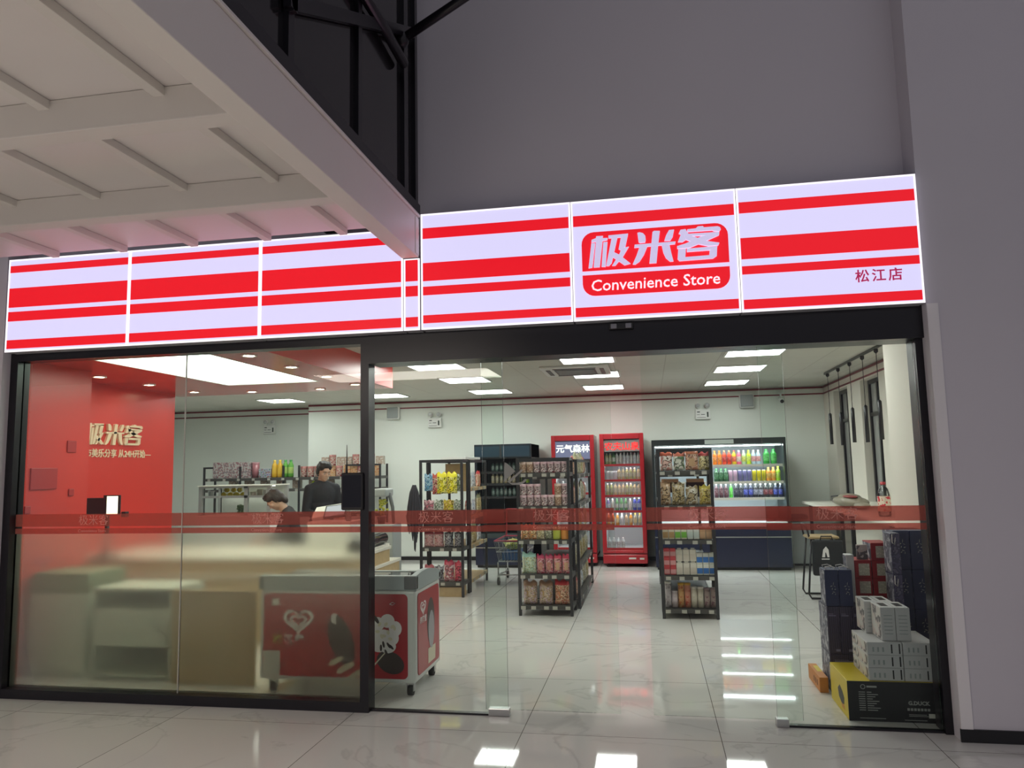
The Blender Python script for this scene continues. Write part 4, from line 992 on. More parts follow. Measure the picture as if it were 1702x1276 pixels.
# ---- right red fridge
def wb(key, desc, liq, lab, cap=wc, h=.175, r=.0258): return bt(key, desc, liq, lab, cap, h, r)
P1 = wb('greywhite', 'grey white', (.45, .45, .42), (.62, .60, .54)); P2 = wb('paleolive', 'pale olive', (.36, .34, .16), (.55, .52, .36))
P3 = wb('milkglass', 'milky', (.55, .58, .58), (.62, .62, .66)); P4 = wb('creamtea', 'cream and brown', (.45, .35, .20), (.66, .60, .46), bc)
P5 = wb('purplewhite', 'violet and white', (.25, .22, .45), (.60, .60, .72)); P6 = wb('greenwhite', 'green and white', (.10, .25, .10), (.55, .62, .55), gc)
P7 = wb('royalblue', 'royal blue', (.05, .07, .38), (.40, .45, .68), h=.185, r=.028); P8 = wb('amberjuice', 'amber', (.50, .22, .03), (.62, .45, .20))
P9 = wb('waterclear', 'clear water', (.60, .64, .64), (.55, .55, .55), h=.15); P10 = wb('yellowcap', 'gold capped', (.30, .28, .20), (.62, .52, .25), plain('gold cap', (.7, .45, .03)))
P11 = ('silvercup', jar('drink_cup', .13, .032, plain('silver cup', (.50, .50, .54)), plain('cup lid', (.62, .62, .64))), 'silver drink cup', 'cup')
def fr_row(items, zi, name, n0=3.785, pitch=.0525): row(items, n0, pitch, 6.87, F2[zi] + .001, 'on the %s of the right red fridge' % name, 'drinks in the right red fridge')
fr_row([P2, P2, P6, P1, P1, P3, P3, P1, P3, P1], 5, 'top shelf')
fr_row([P11, P11, P11, P4, P4, P2, P2, P2, P4], 4, 'second shelf', 3.79, .058)
fr_row([P2, P2, P4, P4, P4, P2, P2, P4, P4], 3, 'third shelf', 3.785, .058)
fr_row([P5, P1, P6, P6, P6, P1, P7, P7], 2, 'fourth shelf', 3.785, .066)
fr_row([P8, P8, P8, P3, P4, P8, P10, P10], 1, 'fifth shelf', 3.785, .066)
fr_row([P9, P9, P9, P9], 0, 'bottom shelf', 3.785, .068)
# ---- left red fridge
for zi, nm in ((4, 'top shelf'), (3, 'second shelf'), (2, 'third shelf')):
    row([P9, P3, P9, P9, P3, P9, P9, P3][:8], 3.035, .068, 6.94, F1[zi] + .001, 'on the %s of the left red fridge' % nm, 'bottles in the left red fridge')
# ---- dark chiller
D1 = bt('smokegreen', 'smoky green', (.05, .09, .08), (.16, .22, .20), bc, .155, .028); D2 = bt('beige', 'beige', (.38, .32, .20), (.48, .42, .30), wc, .155, .028)
D3 = bt('limeglow', 'vivid lime', (.32, .55, .05), (.45, .65, .10), gc, .155, .034)
for zi, it, nm in ((4, D1, 'top shelf'), (3, D2, 'second shelf'), (2, D1, 'third shelf')):
    row([it] * 7, 2.02, .066, 6.86, CB[zi] + .001, 'on the %s of the dark chiller' % nm, 'bottles in the dark chiller')
for i in range(2): place('limeglow', D3[1], (2.495 + .072 * i, 6.86, CB[3] + .001), 'vivid lime drink bottle, %s of two at the right end of the dark chiller' % ORD[i], 'bottle', 'bottles in the dark chiller')
# ---- middle end rack (front faces the door)
PKL = plain('pink lid', (.62, .42, .46), .4); BRL = plain('brown lid', (.66, .50, .42), .4)
JL = pk('jar print maroon', [(.55, .45, .45), (.10, .04, .05), (.70, .62, .60), (.25, .08, .10)], 46)
JB = pk('jar print tan', [(.50, .36, .26), (.30, .17, .11), (.60, .50, .40)], 50)
J = ('snackjar', jar('snack_jar', .112, .036, JL, PKL), 'maroon and white snack jar with pink lid', 'jar'); JT = ('snackjartan', jar('snack_jar', .112, .036, JB, BRL), 'tan snack jar with pale lid', 'jar')
RY = 3.10
GB = 'snack jars on the middle end rack'
row([JT, JT, J, J, J, J, J], 3.125, .072, RY, LB[4] + .007, 'on its top shelf', GB)
row([J, J, J, J, J, JT, J], 3.125, .072, RY, LB[3] + .007, 'in the lower row by the band', GB)
row([J, J, J, None, None, JT, J], 3.125, .072, RY, LB[3] + .12, 'stacked in the upper row by the band', GB)
def pc(key, desc, w, h, d, cols, sc=30, crimp=None, win=None, kind='NOISE', tilt=0.0, nm='snack_bag'):
    cols = list(cols); cols = [cols[0], tuple(c * .22 for c in cols[-1]), cols[1], tuple(min(.78, c * .7 + .22) for c in cols[0])] + cols[2:]
    return (key, pouch(nm, w, h, d, pk(key + ' print', cols, sc, .3, kind), crimp and plain(key + ' crimp', crimp), win and pk(key + ' centre', win, sc * 1.3, .3, 'VORONOI'), tilt), desc, 'snack bag')
CRM = (.62, .56, .42)
B1 = pc('orangecrisp', 'orange striped snack bag', .085, .15, .05, [(.62, .30, .10), (.68, .52, .30), (.55, .18, .06)], 26, (.60, .22, .12))
B2 = pc('creamcrisp', 'cream patterned snack bag', .08, .14, .05, [(.58, .48, .28), (.40, .32, .14), (.64, .56, .40)], 34)
B3 = pc('greennut', 'grey green snack bag', .08, .14, .05, [(.34, .36, .24), (.16, .18, .10), (.48, .46, .34)], 40)
BC = ('bowlgreen', jar('snack_bowl', .13, .042, plain('green bowl', (.40, .44, .06)), plain('green bowl lid', (.52, .56, .14))), 'green lidded snack tub', 'tub')
BO = ('bowlorange', jar('snack_bowl', .13, .042, plain('orange bowl', (.60, .24, .05)), plain('orange bowl lid', (.66, .34, .08))), 'orange lidded snack tub', 'tub')
row([B1, B1, B2, B3, BC, BO], 3.13, .083, RY, LB[2] + .007, 'on the shelf just under the band', 'snacks on the middle end rack')
B4 = pc('mintbag', 'mint and yellow snack bag', .15, .21, .07, [(.46, .62, .48), (.62, .60, .24), (.30, .50, .42), (.66, .66, .50)], 30, (.35, .62, .55))
B5 = pc('pinkbag', 'pink and white snack bag', .085, .19, .06, [(.62, .16, .22), (.66, .42, .40), (.55, .08, .14)], 36, (.55, .06, .14), [(.66, .50, .45), (.50, .22, .16)])
B6 = pc('redbun', 'pink bag with brown round print', .085, .19, .06, [(.62, .20, .22), (.66, .38, .34), (.60, .10, .14)], 30, (.58, .05, .10), [(.42, .16, .06), (.60, .36, .22)])
place('mintbag', B4[1], (3.165, RY + .02, LB[1] + .007), 'mint and yellow snack bag at the left on the fourth shelf of the middle rack', 'snack bag', 'snacks on the middle end rack')
row([B5, B5, B6, B6], 3.285, .088, RY + .02, LB[1] + .007, 'among the bags on the fourth shelf of the middle rack', 'snacks on the middle end rack')
B7 = pc('nutbag', 'brown and cream nut bag', .145, .23, .09, [(.42, .26, .12), (.62, .52, .38), (.28, .14, .08), (.55, .42, .50)], 34, (.36, .20, .12)); B8 = pc('rednut', 'orange nut bag with red top', .15, .24, .09, [(.55, .22, .10), (.66, .44, .26), (.45, .12, .06)], 36, (.62, .03, .04))
row([B7, B7, B8], 3.17, .163, RY + .03, LB[0] + .007, 'on the bottom shelf of the middle end rack', 'snacks on the middle end rack')
# behind them, long middle rack: bags leaning out to the right
Q1 = pc('pasta', 'clear bag of pale pasta', .22, .24, .07, [(.42, .38, .22), (.58, .54, .36), (.26, .22, .12)], 40, None, None, 'VORONOI', 0, 'pasta_bag'); Q2 = pc('gnocchi', 'golden pasta bag', .22, .25, .07, [(.45, .34, .12), (.55, .46, .22), (.36, .26, .10)], 36, (.20, .22, .10), nm='pasta_bag')
Q3 = pc('redsnack', 'red and cream snack bag', .20, .20, .06, [(.55, .08, .05), (.60, .44, .26), (.48, .28, .14)], 24, (.5, .03, .03)); Q4 = pc('whitepack', 'white blue snack bag', .18, .19, .05, [(.55, .60, .64), (.66, .68, .70), (.36, .42, .50)], 24)
for zi, its in ((4, (Q3, Q2, Q1, Q2, Q3)), (3, (Q3, Q2, Q4, Q1, Q3)), (2, (Q4, Q4, Q2, Q4, Q1)), (1, (Q1, Q1, Q2, Q2, Q1)), (0, (Q3, Q1, Q4, Q1, Q2))):
    row(its, 3.575, .34, 3.68, (.10, .42, .74, 1.08, 1.40)[zi] + .007, 'on the %s shelf of the long middle rack' % ('lowest', 'second lowest', 'middle', 'second highest', 'top')[zi], 'bags along the long middle rack', 'y', R(90))
# ---- right end rack
S1 = pc('pinkwafer', 'pink and white bread bag', .125, .185, .08, [(.62, .40, .34), (.64, .60, .54), (.55, .24, .20)], 16, (.60, .14, .08)); S2 = pc('greencracker', 'white bag with dark green leaf print', .115, .175, .08, [(.56, .56, .48), (.08, .16, .07), (.62, .60, .52)], 14, (.58, .16, .10))
S3 = pc('ringbread', 'salmon bag with round brown pastry', .13, .20, .09, [(.58, .30, .20), (.60, .40, .28), (.50, .22, .14)], 20, (.62, .22, .12), [(.26, .14, .08), (.44, .28, .16)]); S4 = pc('oliveloaf', 'olive and cream bread bag', .12, .175, .08, [(.50, .42, .22), (.58, .50, .30), (.30, .24, .06)], 18, (.55, .08, .08))
GRC = 'bags on the right end rack'
row([S1, S2, S3, S4], 4.588, .124, 3.075, LC[4] + .007, 'on the top shelf of the right end rack', GRC)
T1 = pc('kraft', 'kraft brown snack bag', .11, .23, .08, [(.40, .26, .14), (.52, .38, .24), (.30, .17, .08)], 16, (.44, .28, .16)); T2 = pc('olivecrisp', 'brown olive snack bag', .13, .22, .08, [(.34, .26, .12), (.42, .32, .17), (.24, .17, .07)], 20); T3 = pc('whitewindow', 'tan bag with white window', .12, .185, .08, [(.36, .28, .16), (.62, .58, .50), (.28, .20, .10)], 14); T4 = pc('mustard', 'mustard yellow snack bag', .115, .19, .08, [(.44, .34, .08), (.54, .44, .14), (.40, .26, .06)], 18, (.46, .38, .06))
row([T1, T2, T3, T4], 4.565, .129, 3.075, LC[3] + .007, 'on the second shelf of the right end rack', GRC)
for i, x in enumerate((4.62, 4.87)):
    q = MB(); q.box(-.09, .09, 0, .12, 0, .10, plain('dark choc box', (.05, .02, .025), .4), .004); q.box(-.085, .085, -.001, .119, .10, .135, plain('peach box top', (.66, .36, .20), .4), .004)
    tag(obj('biscuit_box', q, None, (x, 3.20, LC[3] + .125)), 'dark and peach biscuit box, %s behind the second shelf bags of the right rack' % ('left one' if i == 0 else 'right one'), 'box', 'biscuit boxes at the back of the right rack')
def mk(key, desc, m, front, top=None, w=.055, h=.115): return (key, carton('drink_carton', w, .05, h, plain(key + ' card', m, .45), (plain(key + ' print', front, .45), .12, .62), top), desc, 'carton')
M1 = mk('tancarton', 'tan and white drink carton', (.62, .56, .44), (.40, .24, .10)); M2 = mk('greencarton', 'green and white drink carton', (.62, .60, .48), (.16, .42, .05)); M3 = mk('palecarton', 'pale grey drink carton', (.58, .60, .55), (.48, .54, .50)); M4 = mk('browncarton', 'brown drink carton', (.42, .24, .12), (.52, .32, .18))
row([M1, M1, M2, M2, M3, M3, M4, M4], 4.55, .060, 3.07, LC[2] + .007, 'on the shelf just under the band', 'cartons on the right end rack')
R1 = mk('redcarton', 'red and white milk carton', (.55, .05, .06), (.62, .30, .30), None, .056, .085); R2 = mk('whitecarton', 'white milk carton', (.64, .60, .52), (.58, .52, .44), PAPER, .062, .115); R3 = mk('bluecarton', 'blue and white milk carton', (.62, .62, .56), (.03, .15, .45), None, .057, .105)
GM = 'milk cartons on the right end rack'
for k in range(3): row([R1, R1], 4.553, .060, 3.07, LC[1] + .007 + .086 * k, 'in the %s layer of the milk shelf' % ('bottom', 'middle', 'top')[k], GM)
for k in range(2):
    row([R2, R2, R2], 4.675, .066, 3.07, LC[1] + .007 + .13 * k, 'in the %s layer of white milk cartons' % ('lower', 'upper')[k], GM)
    row([R3, R3, R3], 4.868, .060, 3.07, LC[1] + .007 + .107 * k, 'in the %s layer of blue milk cartons' % ('lower', 'upper')[k], GM)
def tcan(key, desc, cols, lid, h): return (key, tube_can('crisp_tube', h, .030, pk(key + ' print', cols, 26, .35), plain(key + ' lid', lid)), desc, 'crisp tube')
C1 = tcan('greytube', 'tall grey white crisp tube', [(.42, .38, .40), (.56, .52, .54), (.34, .30, .33)], (.60, .60, .56), .25); C1b = tcan('pinktube', 'short pink grey crisp tube', [(.48, .40, .42), (.56, .48, .50)], (.55, .50, .52), .16)
C2 = tcan('orangetube', 'tall orange crisp tube', [(.50, .18, .06), (.58, .34, .14), (.44, .12, .05)], (.62, .36, .04), .235); C3 = tcan('redtube', 'tall red crisp tube', [(.48, .08, .05), (.56, .24, .16)], (.60, .34, .05), .235); C4 = tcan('creamtube', 'cream crisp tube', [(.56, .52, .40), (.62, .58, .48)], (.62, .60, .54), .20); C5 = tcan('plumtube', 'plum crisp tube', [(.22, .12, .14), (.36, .28, .26)], (.30, .22, .24), .19)
row([C1, C1b, C2, C3, C4, C4, C5, C5], 4.555, .062, 3.10, LC[0] + .007, 'on the bottom shelf of the right end rack', 'crisp tubes on the right end rack')
# ---- left end rack: hanging bags
for i, (it, x, z) in enumerate(((pc('bluehang', 'light blue hanging snack bag', .105, .20, .04, [(.10, .30, .48), (.30, .52, .62), (.05, .16, .36)], 26), 1.80, 1.235), (pc('redhang', 'red and cream hanging snack bag', .11, .24, .04, [(.48, .10, .08), (.58, .44, .32), (.30, .03, .06)], 22, (.45, .08, .06)), 1.903, 1.195), (pc('yellowhang', 'bright yellow hanging snack bag', .125, .245, .05, [(.72, .62, .02), (.70, .66, .03), (.20, .22, .05)], 20, (.75, .68, .03)), 1.985, 1.205), (None, 2.11, 1.205), (pc('palehang', 'white and green hanging snack bag', .11, .20, .04, [(.52, .54, .44), (.18, .24, .08), (.58, .58, .52)], 24), 2.165, 1.225))):
    if it is None: it = ('yellowhang', None, 'bright yellow hanging snack bag', 'snack bag')
    place(it[0], it[1], (x, 4.052 if 'yellow' in it[0] else 4.115, z), '%s, %s from left on the left end rack rail' % (it[2], ORD[i]), 'snack bag', 'hanging bags on the left end rack')
H1 = pc('pinkcandy', 'pink and white sweet bag', .125, .19, .07, [(.48, .16, .18), (.60, .48, .44), (.34, .10, .12), (.58, .38, .36)], 44, (.40, .08, .10)); H2 = pc('darkcandy', 'black and silver sweet bag', .115, .18, .07, [(.05, .05, .06), (.42, .42, .44), (.10, .09, .12)], 36)
H3 = pc('yellowbox', 'small yellow snack pack', .13, .12, .06, [(.66, .54, .02), (.58, .30, .05), (.70, .62, .05)], 30); H4 = pc('whitegreen', 'white leafy snack pack', .12, .12, .06, [(.52, .56, .50), (.14, .26, .14), (.58, .58, .54)], 30); H5 = pc('crimson', 'crimson sweet bag', .115, .23, .07, [(.50, .03, .07), (.54, .08, .12), (.36, .02, .05)], 18, (.50, .04, .08)); H6 = pc('redmix', 'red and silver sweet bag', .125, .24, .07, [(.52, .05, .08), (.20, .06, .10), (.60, .50, .48)], 34, (.45, .05, .10)); H7 = pc('pinktop', 'pink frilled sweet bag', .13, .12, .06, [(.55, .16, .22), (.60, .36, .38)], 26)
GA = 'bags on the left end rack'
row([H7, H4, H3, H4], 1.80, .122, 4.12, .807 + .20, 'on the top shelf above the band of the left end rack', GA)
rack_z = .80
row([H1, H1, H2, H2], 1.80, .122, 4.12, .572, 'on the middle shelf of the left end rack', GA)
row([H1, H2, H6, H5], 1.80, .122, 4.12, .177, 'on the bottom shelf of the left end rack', GA)
tag(obj('shelf_riser', B(1.735, 2.20, 4.10, 4.34, .8015, 1.0, DARK_STEEL, .003)), 'black riser box under the top bags of the left end rack', 'riser')
for zi, its in ((.557, (Q4, Q2, Q4)), (.907, (Q3, Q4, Q2)), (1.257, (Q2, Q4, Q3))):
    row(its, 2.16, .30, 4.60, zi, 'on the %s shelf of the long left rack' % {.557: 'lower', .907: 'middle', 1.257: 'upper'}[zi], 'bags along the long left rack', 'y', R(90))
# ---- low back shelf behind the cashiers
K1 = ('greycarton', carton('snack_carton', .345, .2, .27, pk('grey red carton', [(.45, .43, .42), (.52, .50, .48), (.30, .12, .14), (.24, .26, .28)], 26, .5)), 'grey printed snack carton', 'carton'); K2 = ('bluecartonwide', carton('snack_carton', .22, .2, .15, pk('blue tea carton', [(.16, .12, .34), (.52, .50, .54), (.10, .24, .22), (.40, .12, .14)], 30, .5)), 'blue and white wide snack carton', 'carton')
WB = 'goods on the low back shelf'
place('greycarton', K1[1], (-2.72, 7.08, 1.407), 'grey printed snack carton at the far left on the low back shelf', 'carton', WB); place('greycarton', None, (-2.37, 7.08, 1.407), 'grey printed snack carton second from left on the low back shelf', 'carton', WB)
place('tubrose', tube_can('snack_tube', .26, .06, plain('rose tube', (.40, .16, .18)), plain('rose tube lid', (.46, .24, .26))), (-2.13, 7.14, 1.407), 'rose coloured round tub right of the grey cartons on the back shelf', 'tub', WB)
place('bluecartonwide', K2[1], (-1.935, 7.08, 1.407), 'blue and white wide snack carton in the middle of the low back shelf', 'carton', WB)
YB1 = ('yellowjuice', bottle('juice_bottle', .29, .047, plain('yellow juice', (.62, .36, .02)), plain('yellow juice label', (.66, .42, .05)), plain('yellow cap', (.7, .5, .05))), 'golden yellow juice bottle', 'bottle'); YB2 = ('greenjuice', bottle('juice_bottle', .29, .047, plain('green juice', (.10, .34, .04)), plain('green juice label', (.36, .52, .14)), gc), 'green juice bottle', 'bottle')
row([YB1, YB1, YB2, YB2], -1.765, .097, 7.10, 1.407, 'on the low back shelf', WB)
RT = ('redtin', jar('snack_jar', .175, .055, pk('red tin print', [(.36, .06, .06), (.55, .42, .36), (.24, .03, .04)], 30), plain('tin lid', (.40, .16, .14))), 'red printed tin', 'tin'); OT = ('orangepack', carton('snack_carton', .115, .1, .178, pk('orange pack', [(.60, .26, .08), (.64, .42, .24), (.52, .14, .05)], 24, .4)), 'orange snack box', 'box')
PKC = ('palepack', carton('snack_carton', .13, .1, .14, pk('pale pack', [(.56, .52, .44), (.40, .30, .24), (.60, .58, .54)], 26, .4)), 'pale snack box', 'box')
row([RT, RT, RT, OT, OT, RT, OT, OT, RT, OT, OT], -1.24, .125, 7.10, 1.407, 'of the reds on the low back shelf', WB)
row([PKC, RT, PKC, PKC, RT, PKC, RT, PKC], -.87, .135, 7.105, 1.5866, 'in the upper layer of the low back shelf', WB)
row([PKC] * 9, -2.55, .29, 7.12, 1.222, 'on the lower board of the low back shelf', WB)
place('limegoods', bottle('juice_bottle', .135, .035, plain('lime goods', (.36, .46, .02)), plain('lime goods label', (.40, .50, .04)), wc), (-1.05, 7.065, 1.222), 'lime green bottle between the two cashiers on the low back shelf', 'bottle', WB)

# ================================================================== SHOPPING CART
WIRE = mat('cart wire', (.42, .42, .42), .3, metal=.8)
t = thing('shopping_cart', 'wire shopping cart with red rim between the left and middle racks', 'shopping cart', (2.42, 4.95, 0))
q = MB()
for z, ins in ((.55, 0), (.42, .02), (.30, .04)):
    q.tube([(ins, ins, z), (.42 - ins, ins, z), (.42 - ins, .72 - ins, z), (ins, .72 - ins, z), (ins, ins, z)], .005, WIRE, 6, False)
for i in range(9):
    x = .42 * i / 8; q.tube([(x, 0, .55), (.05 + x * .76, .05, .29), (.05 + x * .76, .67, .29), (x, .72, .55)], .003, WIRE, 5, False)
for i in range(9):
    y = .72 * i / 8; q.tube([(0, y, .55), (.05, .05 + y * .86, .29), (.37, .05 + y * .86, .29), (.42, y, .55)], .003, WIRE, 5, False)
obj('basket', q, t)
q = MB(); q.tube([(.0, 0, .56), (.42, 0, .56), (.42, .72, .56), (0, .72, .56), (0, 0, .56)], .010, mat('red rim', (.40, .04, .08), .4), 8, False); obj('rim', q, t)
q = MB()
for x in (.04, .38): q.tube([(x, .66, .29), (x, .70, .10), (x, .04, .13), (x, .02, .29)], .010, WIRE, 8)
q.tube([(.04, .04, .13), (.38, .04, .13)], .009, WIRE, 8); obj('frame', q, t)
q = MB(); q.tube([(.02, .74, .56), (.02, .80, .92), (.40, .80, .92), (.40, .74, .56)], .012, mat('cart handle red', (.35, .03, .05), .4), 10); obj('handle', q, t)
for x in (.04, .38):
    for y in (.05, .68):
        q = MB(); q.tube([(x - .012, y, .05), (x + .012, y, .05)], .05, RUBBER, 16); q.bar((x, y, .05), (x, y, .13), .03, .012, CHROME); obj('wheel', q, t)
q = pc('cartyellow', 'x', .26, .16, .12, [(.55, .56, .06), (.62, .60, .14), (.20, .34, .12)], 30)[1]()
q.name = 'snack_bag'; q.location = (2.63, 5.25, .30); q.rotation_euler = (R(-70), 0, .4); q.location.z = .46; tag(q, 'yellow green snack bag lying in the shopping cart', 'snack bag')
tag(obj('folded_box', B(2.495, 2.765, 5.06, 5.50, .306, .41, plain('cart blue box', (.03, .10, .25), .5), .008)), 'dark blue box in the shopping cart under the yellow bag', 'box')
q = MB(); DC = mat('dark garment cloth', (.03, .03, .04), .8, bump=.8, nscale=12)
for i in range(13):
    x = -.085 + .175 * i / 12; y = .012 * math.sin(i * 2.3); z1 = .56 + .30 * abs(x - .01) / .09 + .06 * math.sin(i * 5.1); r0 = .012 + .004 * math.sin(i * 1.7)
    q.tube([(.005 + x * .12, 0, 1.31), (x * .45, y * .3, 1.22), (x * .8, y, 1.05), (x * .95, y * 1.3, .92), (x * 1.05, y, z1 + .08), (x, y * .5, z1)], [.012, r0 * 1.3, r0 * 1.2, r0 * 1.1, r0, .004], DC, 8)
tag(obj('hanging_jacket', q, None, (1.645, 4.02, 0)), 'dark jacket hanging on the left post of the left end rack', 'jacket')

# ================================================================== GIFT BOXES INSIDE THE RIGHT DOOR GLASS
YEL = mat('gift yellow', (.66, .50, .02), .4); GBK = mat('gift black', (.012, .012, .014), .4); GTX = mat('gift pale print', (.38, .38, .36), .5)
t = thing('gift_box', 'flat black fronted gift box with yellow top at the bottom front of the pile', 'gift box', (5.505, .15, 0))
obj('body', B(0, .50, .003, .43, 0, .222, YEL, .003), t)
q = MB(); q.box(0, .50, 0, .003, 0, .222, GBK); fr = obj('front_panel', q, t)
q = MB(); put_text(q, 'G.DUCK', .030, (.325, -.0008, .098), GTX, .0012, .0003)
for i in range(7): q.box(.318 + i * .018, .331 + i * .018, -.0012, .0005, .066, .080, GTX)
for i in range(9):
    q.box(.06, .095, -.0012, .0005, .160 - i * .0125, .164 - i * .0125, GTX); q.box(.105, .13 + .05 * ((i * 37 % 10) / 10), -.0012, .0005, .160 - i * .0125, .164 - i * .0125, GTX)
q.lathe([(.010, 0), (.014, 0)], GTX, 16, (0, 0, 0))
for v in q.bm.verts[-32:]: v.co = Vector((.085 + v.co.x, -.0012, .192 + v.co.y))
q.box(.105, .16, -.0012, .0005, .188, .198, GTX); q.box(.325, .43, -.0012, .0005, .035, .038, GTX); q.box(.325, .42, -.0012, .0005, .043, .046, GTX); q.box(.43, .468, -.0014, .0005, .028, .052, PAPER)
q.box(.06, .20, -.0012, .0005, .016, .019, GTX); q.box(.30, .42, -.0012, .0005, .012, .015, GTX); obj('printed_text', q, fr)
q = MB(); q.prism([(.10, .06), (.16, .05), (.22, .075), (.24, .12), (.19, .15), (.13, .13), (.09, .10)], -.0016, -.0006, GBK); q.prism([(.09, .03), (.15, .03), (.17, .055), (.10, .055)], -.0016, -.0006, mat('gift orange print', (.60, .22, .02), .4))
for v in q.bm.verts: v.co = Vector((v.co.y + .0008, v.co.x, v.co.z))
obj('side_print', q, t)
WCD = mat('white gift card', (.58, .57, .58), .5); WPT = pk('white box brush print', [(.62, .60, .58), (.16, .15, .16), (.60, .52, .50), (.62, .60, .58)], 9, .5)
def white_box(x, y, z, w, d, h, label, upright=False):
    def make():
        q = MB(); q.box(0, w, 0, d, 0, h, WCD, .002, 1); o = obj('white_gift_box', q)
        q = MB(); q.box(-.0008, .0005, .01, d - .01, .006, h - .006, WPT); obj('side_print', q, o)
        q = MB()
        if upright:
            for i in range(6): q.box(w * .2, w * .8, -.001, .0005, h * (.2 + .11 * i), h * (.2 + .11 * i) + .004, GREY_PL)
            q.box(w * .25, w * .75, d * .25, d * .75, h - .0004, h + .001, BLACK_PL)
        else:
            for i in range(3): q.box(w * (.15 + .14 * i), w * (.20 + .14 * i), -.001, .0005, h * .25, h * .62, GREY_PL)
            q.box(w * .68, w * .72, -.001, .0005, h * .15, h * .85, BLACK_PL); q.box(w * .90, w * .94, -.001, .0005, h * .12, h * .9, BLACK_PL)
        obj('front_print', q, o); return o
    place('white%d%g' % (upright, w), make, (x, y, z), label, 'gift box', 'white gift boxes by the right door glass')
for c, (x, w) in enumerate(((5.632, .192), (5.828, .178))):
    for k in range(3): white_box(x, .165, .2235 + .0725 * k, w, .34, .0715, 'flat white gift box, %s of the %s column in the pile' % (('lowest', 'middle one', 'topmost')[k], ('left', 'right')[c]))
white_box(5.728, .20, .442, .079, .2, .19, 'upright white gift box, front left of the four on the pile', True); white_box(5.810, .20, .442, .079, .2, .19, 'upright white gift box, front right of the four on the pile', True)
white_box(5.692, .405, .442, .079, .095, .19, 'upright white gift box, back left of the four on the pile', True); white_box(5.776, .405, .442, .079, .095, .19, 'upright white gift box, back right of the four on the pile', True)
t = thing('orange_gift_box', 'long orange gift box lying on the floor left of the pile', 'gift box', (5.458, .69, 0)); obj('body', B(0, .055, 0, .36, 0, .095, mat('gift orange', (.56, .20, .03), .45), .003), t)
q = MB(); q.prism([(.02, .0953), (.05, .0953), (.05, .0958), (.02, .0958)], .15, .3, YEL)
for i in range(3): q.box(-.001, .0005, .06 + i * .05, .08 + i * .05, .03, .065, mat('gift brown print', (.10, .03, .01), .5))
obj('print', q, t)
PUR = pk('purple gift print', [(.035, .025, .055), (.06, .045, .09), (.03, .022, .05)], 12, .4, 'WAVE'); SIDEP = pk('grey brush print', [(.36, .35, .40), (.10, .10, .14), (.45, .44, .48)], 16, .5)
def gift(name, x, y, z, w, d, h, m, label, group, mark=None, cat='gift box', key=None):
    def make():
        q = MB(); q.box(0, w, 0, d, 0, h, m, .003, 1); o = obj(name, q)
        q = MB(); q.box(-.0008, .0005, .006, d - .006, .006, h - .006, SIDEP); obj('side_print', q, o)
        if mark: mark(o, w, d, h)
        return o
    return place(key or label, make, (x, y, z), label, cat, group)
PTX = mat('violet print', (.22, .20, .32), .5)
def pmark(o, w, d, h):
    q = MB(); q.box(w * .12, w * .7, -.001, .0005, h * .80, h * .82, PTX); q.box(w * .12, w * .5, -.001, .0005, h * .84, h * .85, PTX); q.box(w * .55, w * .9, -.0012, .0005, h * .05, h * .10, PTX); obj('front_print', q, o)
GP = 'purple gift boxes in the pile'
gift('purple_gift_box', 5.534, .70, 0, .232, .25, .243, PUR, 'wide purple gift box on the floor under the three upright purple ones', GP, pmark)
for i in range(3): gift('purple_gift_box', 5.534 + .0785 * i, .70, .2445, .0765, .25, .30, PUR, 'upright purple gift box, %s from left under the blue carrier bags' % ORD[i], GP, pmark, key='purpleup')
BLU = mat('navy gift paper', (.022, .028, .085), .45)
def strokes(mb, cx, cz, s, m):
    for a, b_, l, w, r_ in ((0, .9, .5, .10, 1.4), (-.3, .55, .35, .12, .4), (.15, .5, .4, .10, -.5), (-.2, .15, .3, .12, 1.1), (.2, .1, .3, .12, .3), (0, -.3, .45, .12, -.3), (-.2, -.5, .25, .1, .8), (.2, -.6, .3, .1, 1.3)):
        c, sn = math.cos(r_) * l * s / 2, math.sin(r_) * l * s / 2; n = w * s / 2
        mb.prism([(cx + a * s - c, cz + b_ * s - sn), (cx + a * s - c * .2 + n * .5, cz + b_ * s - sn * .2 - n), (cx + a * s + c, cz + b_ * s + sn), (cx + a * s + c * .2 - n * .5, cz + b_ * s + sn * .2 + n)], -.0012, -.0002, m)
def bagmark(o, w, d, h):
    q = MB(); strokes(q, w * .62, h * .45, .045, GTX); obj('calligraphy_print', q, o)
    q = MB()
    for y in (d * .2, d * .8): q.tube([(w * .2, y, h), (w * .12, y - .01, h + .018), (w * .5, y - .015, h + .024), (w * .82, y - .01, h + .014), (w * .78, y, h)], .0028, PW, 6)
    obj('rope_handle', q, o)
for i in range(2): gift('navy_carrier_bag', 5.534 + .0865 * i, .705, .5455, .0845, .15, .235, BLU, 'navy carrier bag with white rope handles, %s one of the front pair' % ('left', 'right')[i], 'navy carrier bags with rope handles', bagmark, 'gift bag', 'navybag')
REDG = mat('gift red', (.34, .012, .018), .4); LBG = pk('gift label', [(.62, .56, .46), (.50, .45, .37), (.66, .60, .50)], 60, .6)
def redmark(o, w, d, h):
    q = MB(); q.box(w * .25, w * .88, -.0012, .0005, h * .14, h * .82, LBG); obj('square_label', q, o)
gift('plain_carton', 5.768, .885, 0, .234, .22, .467, CARD, 'brown carton under the red gift boxes', None, None, 'carton')
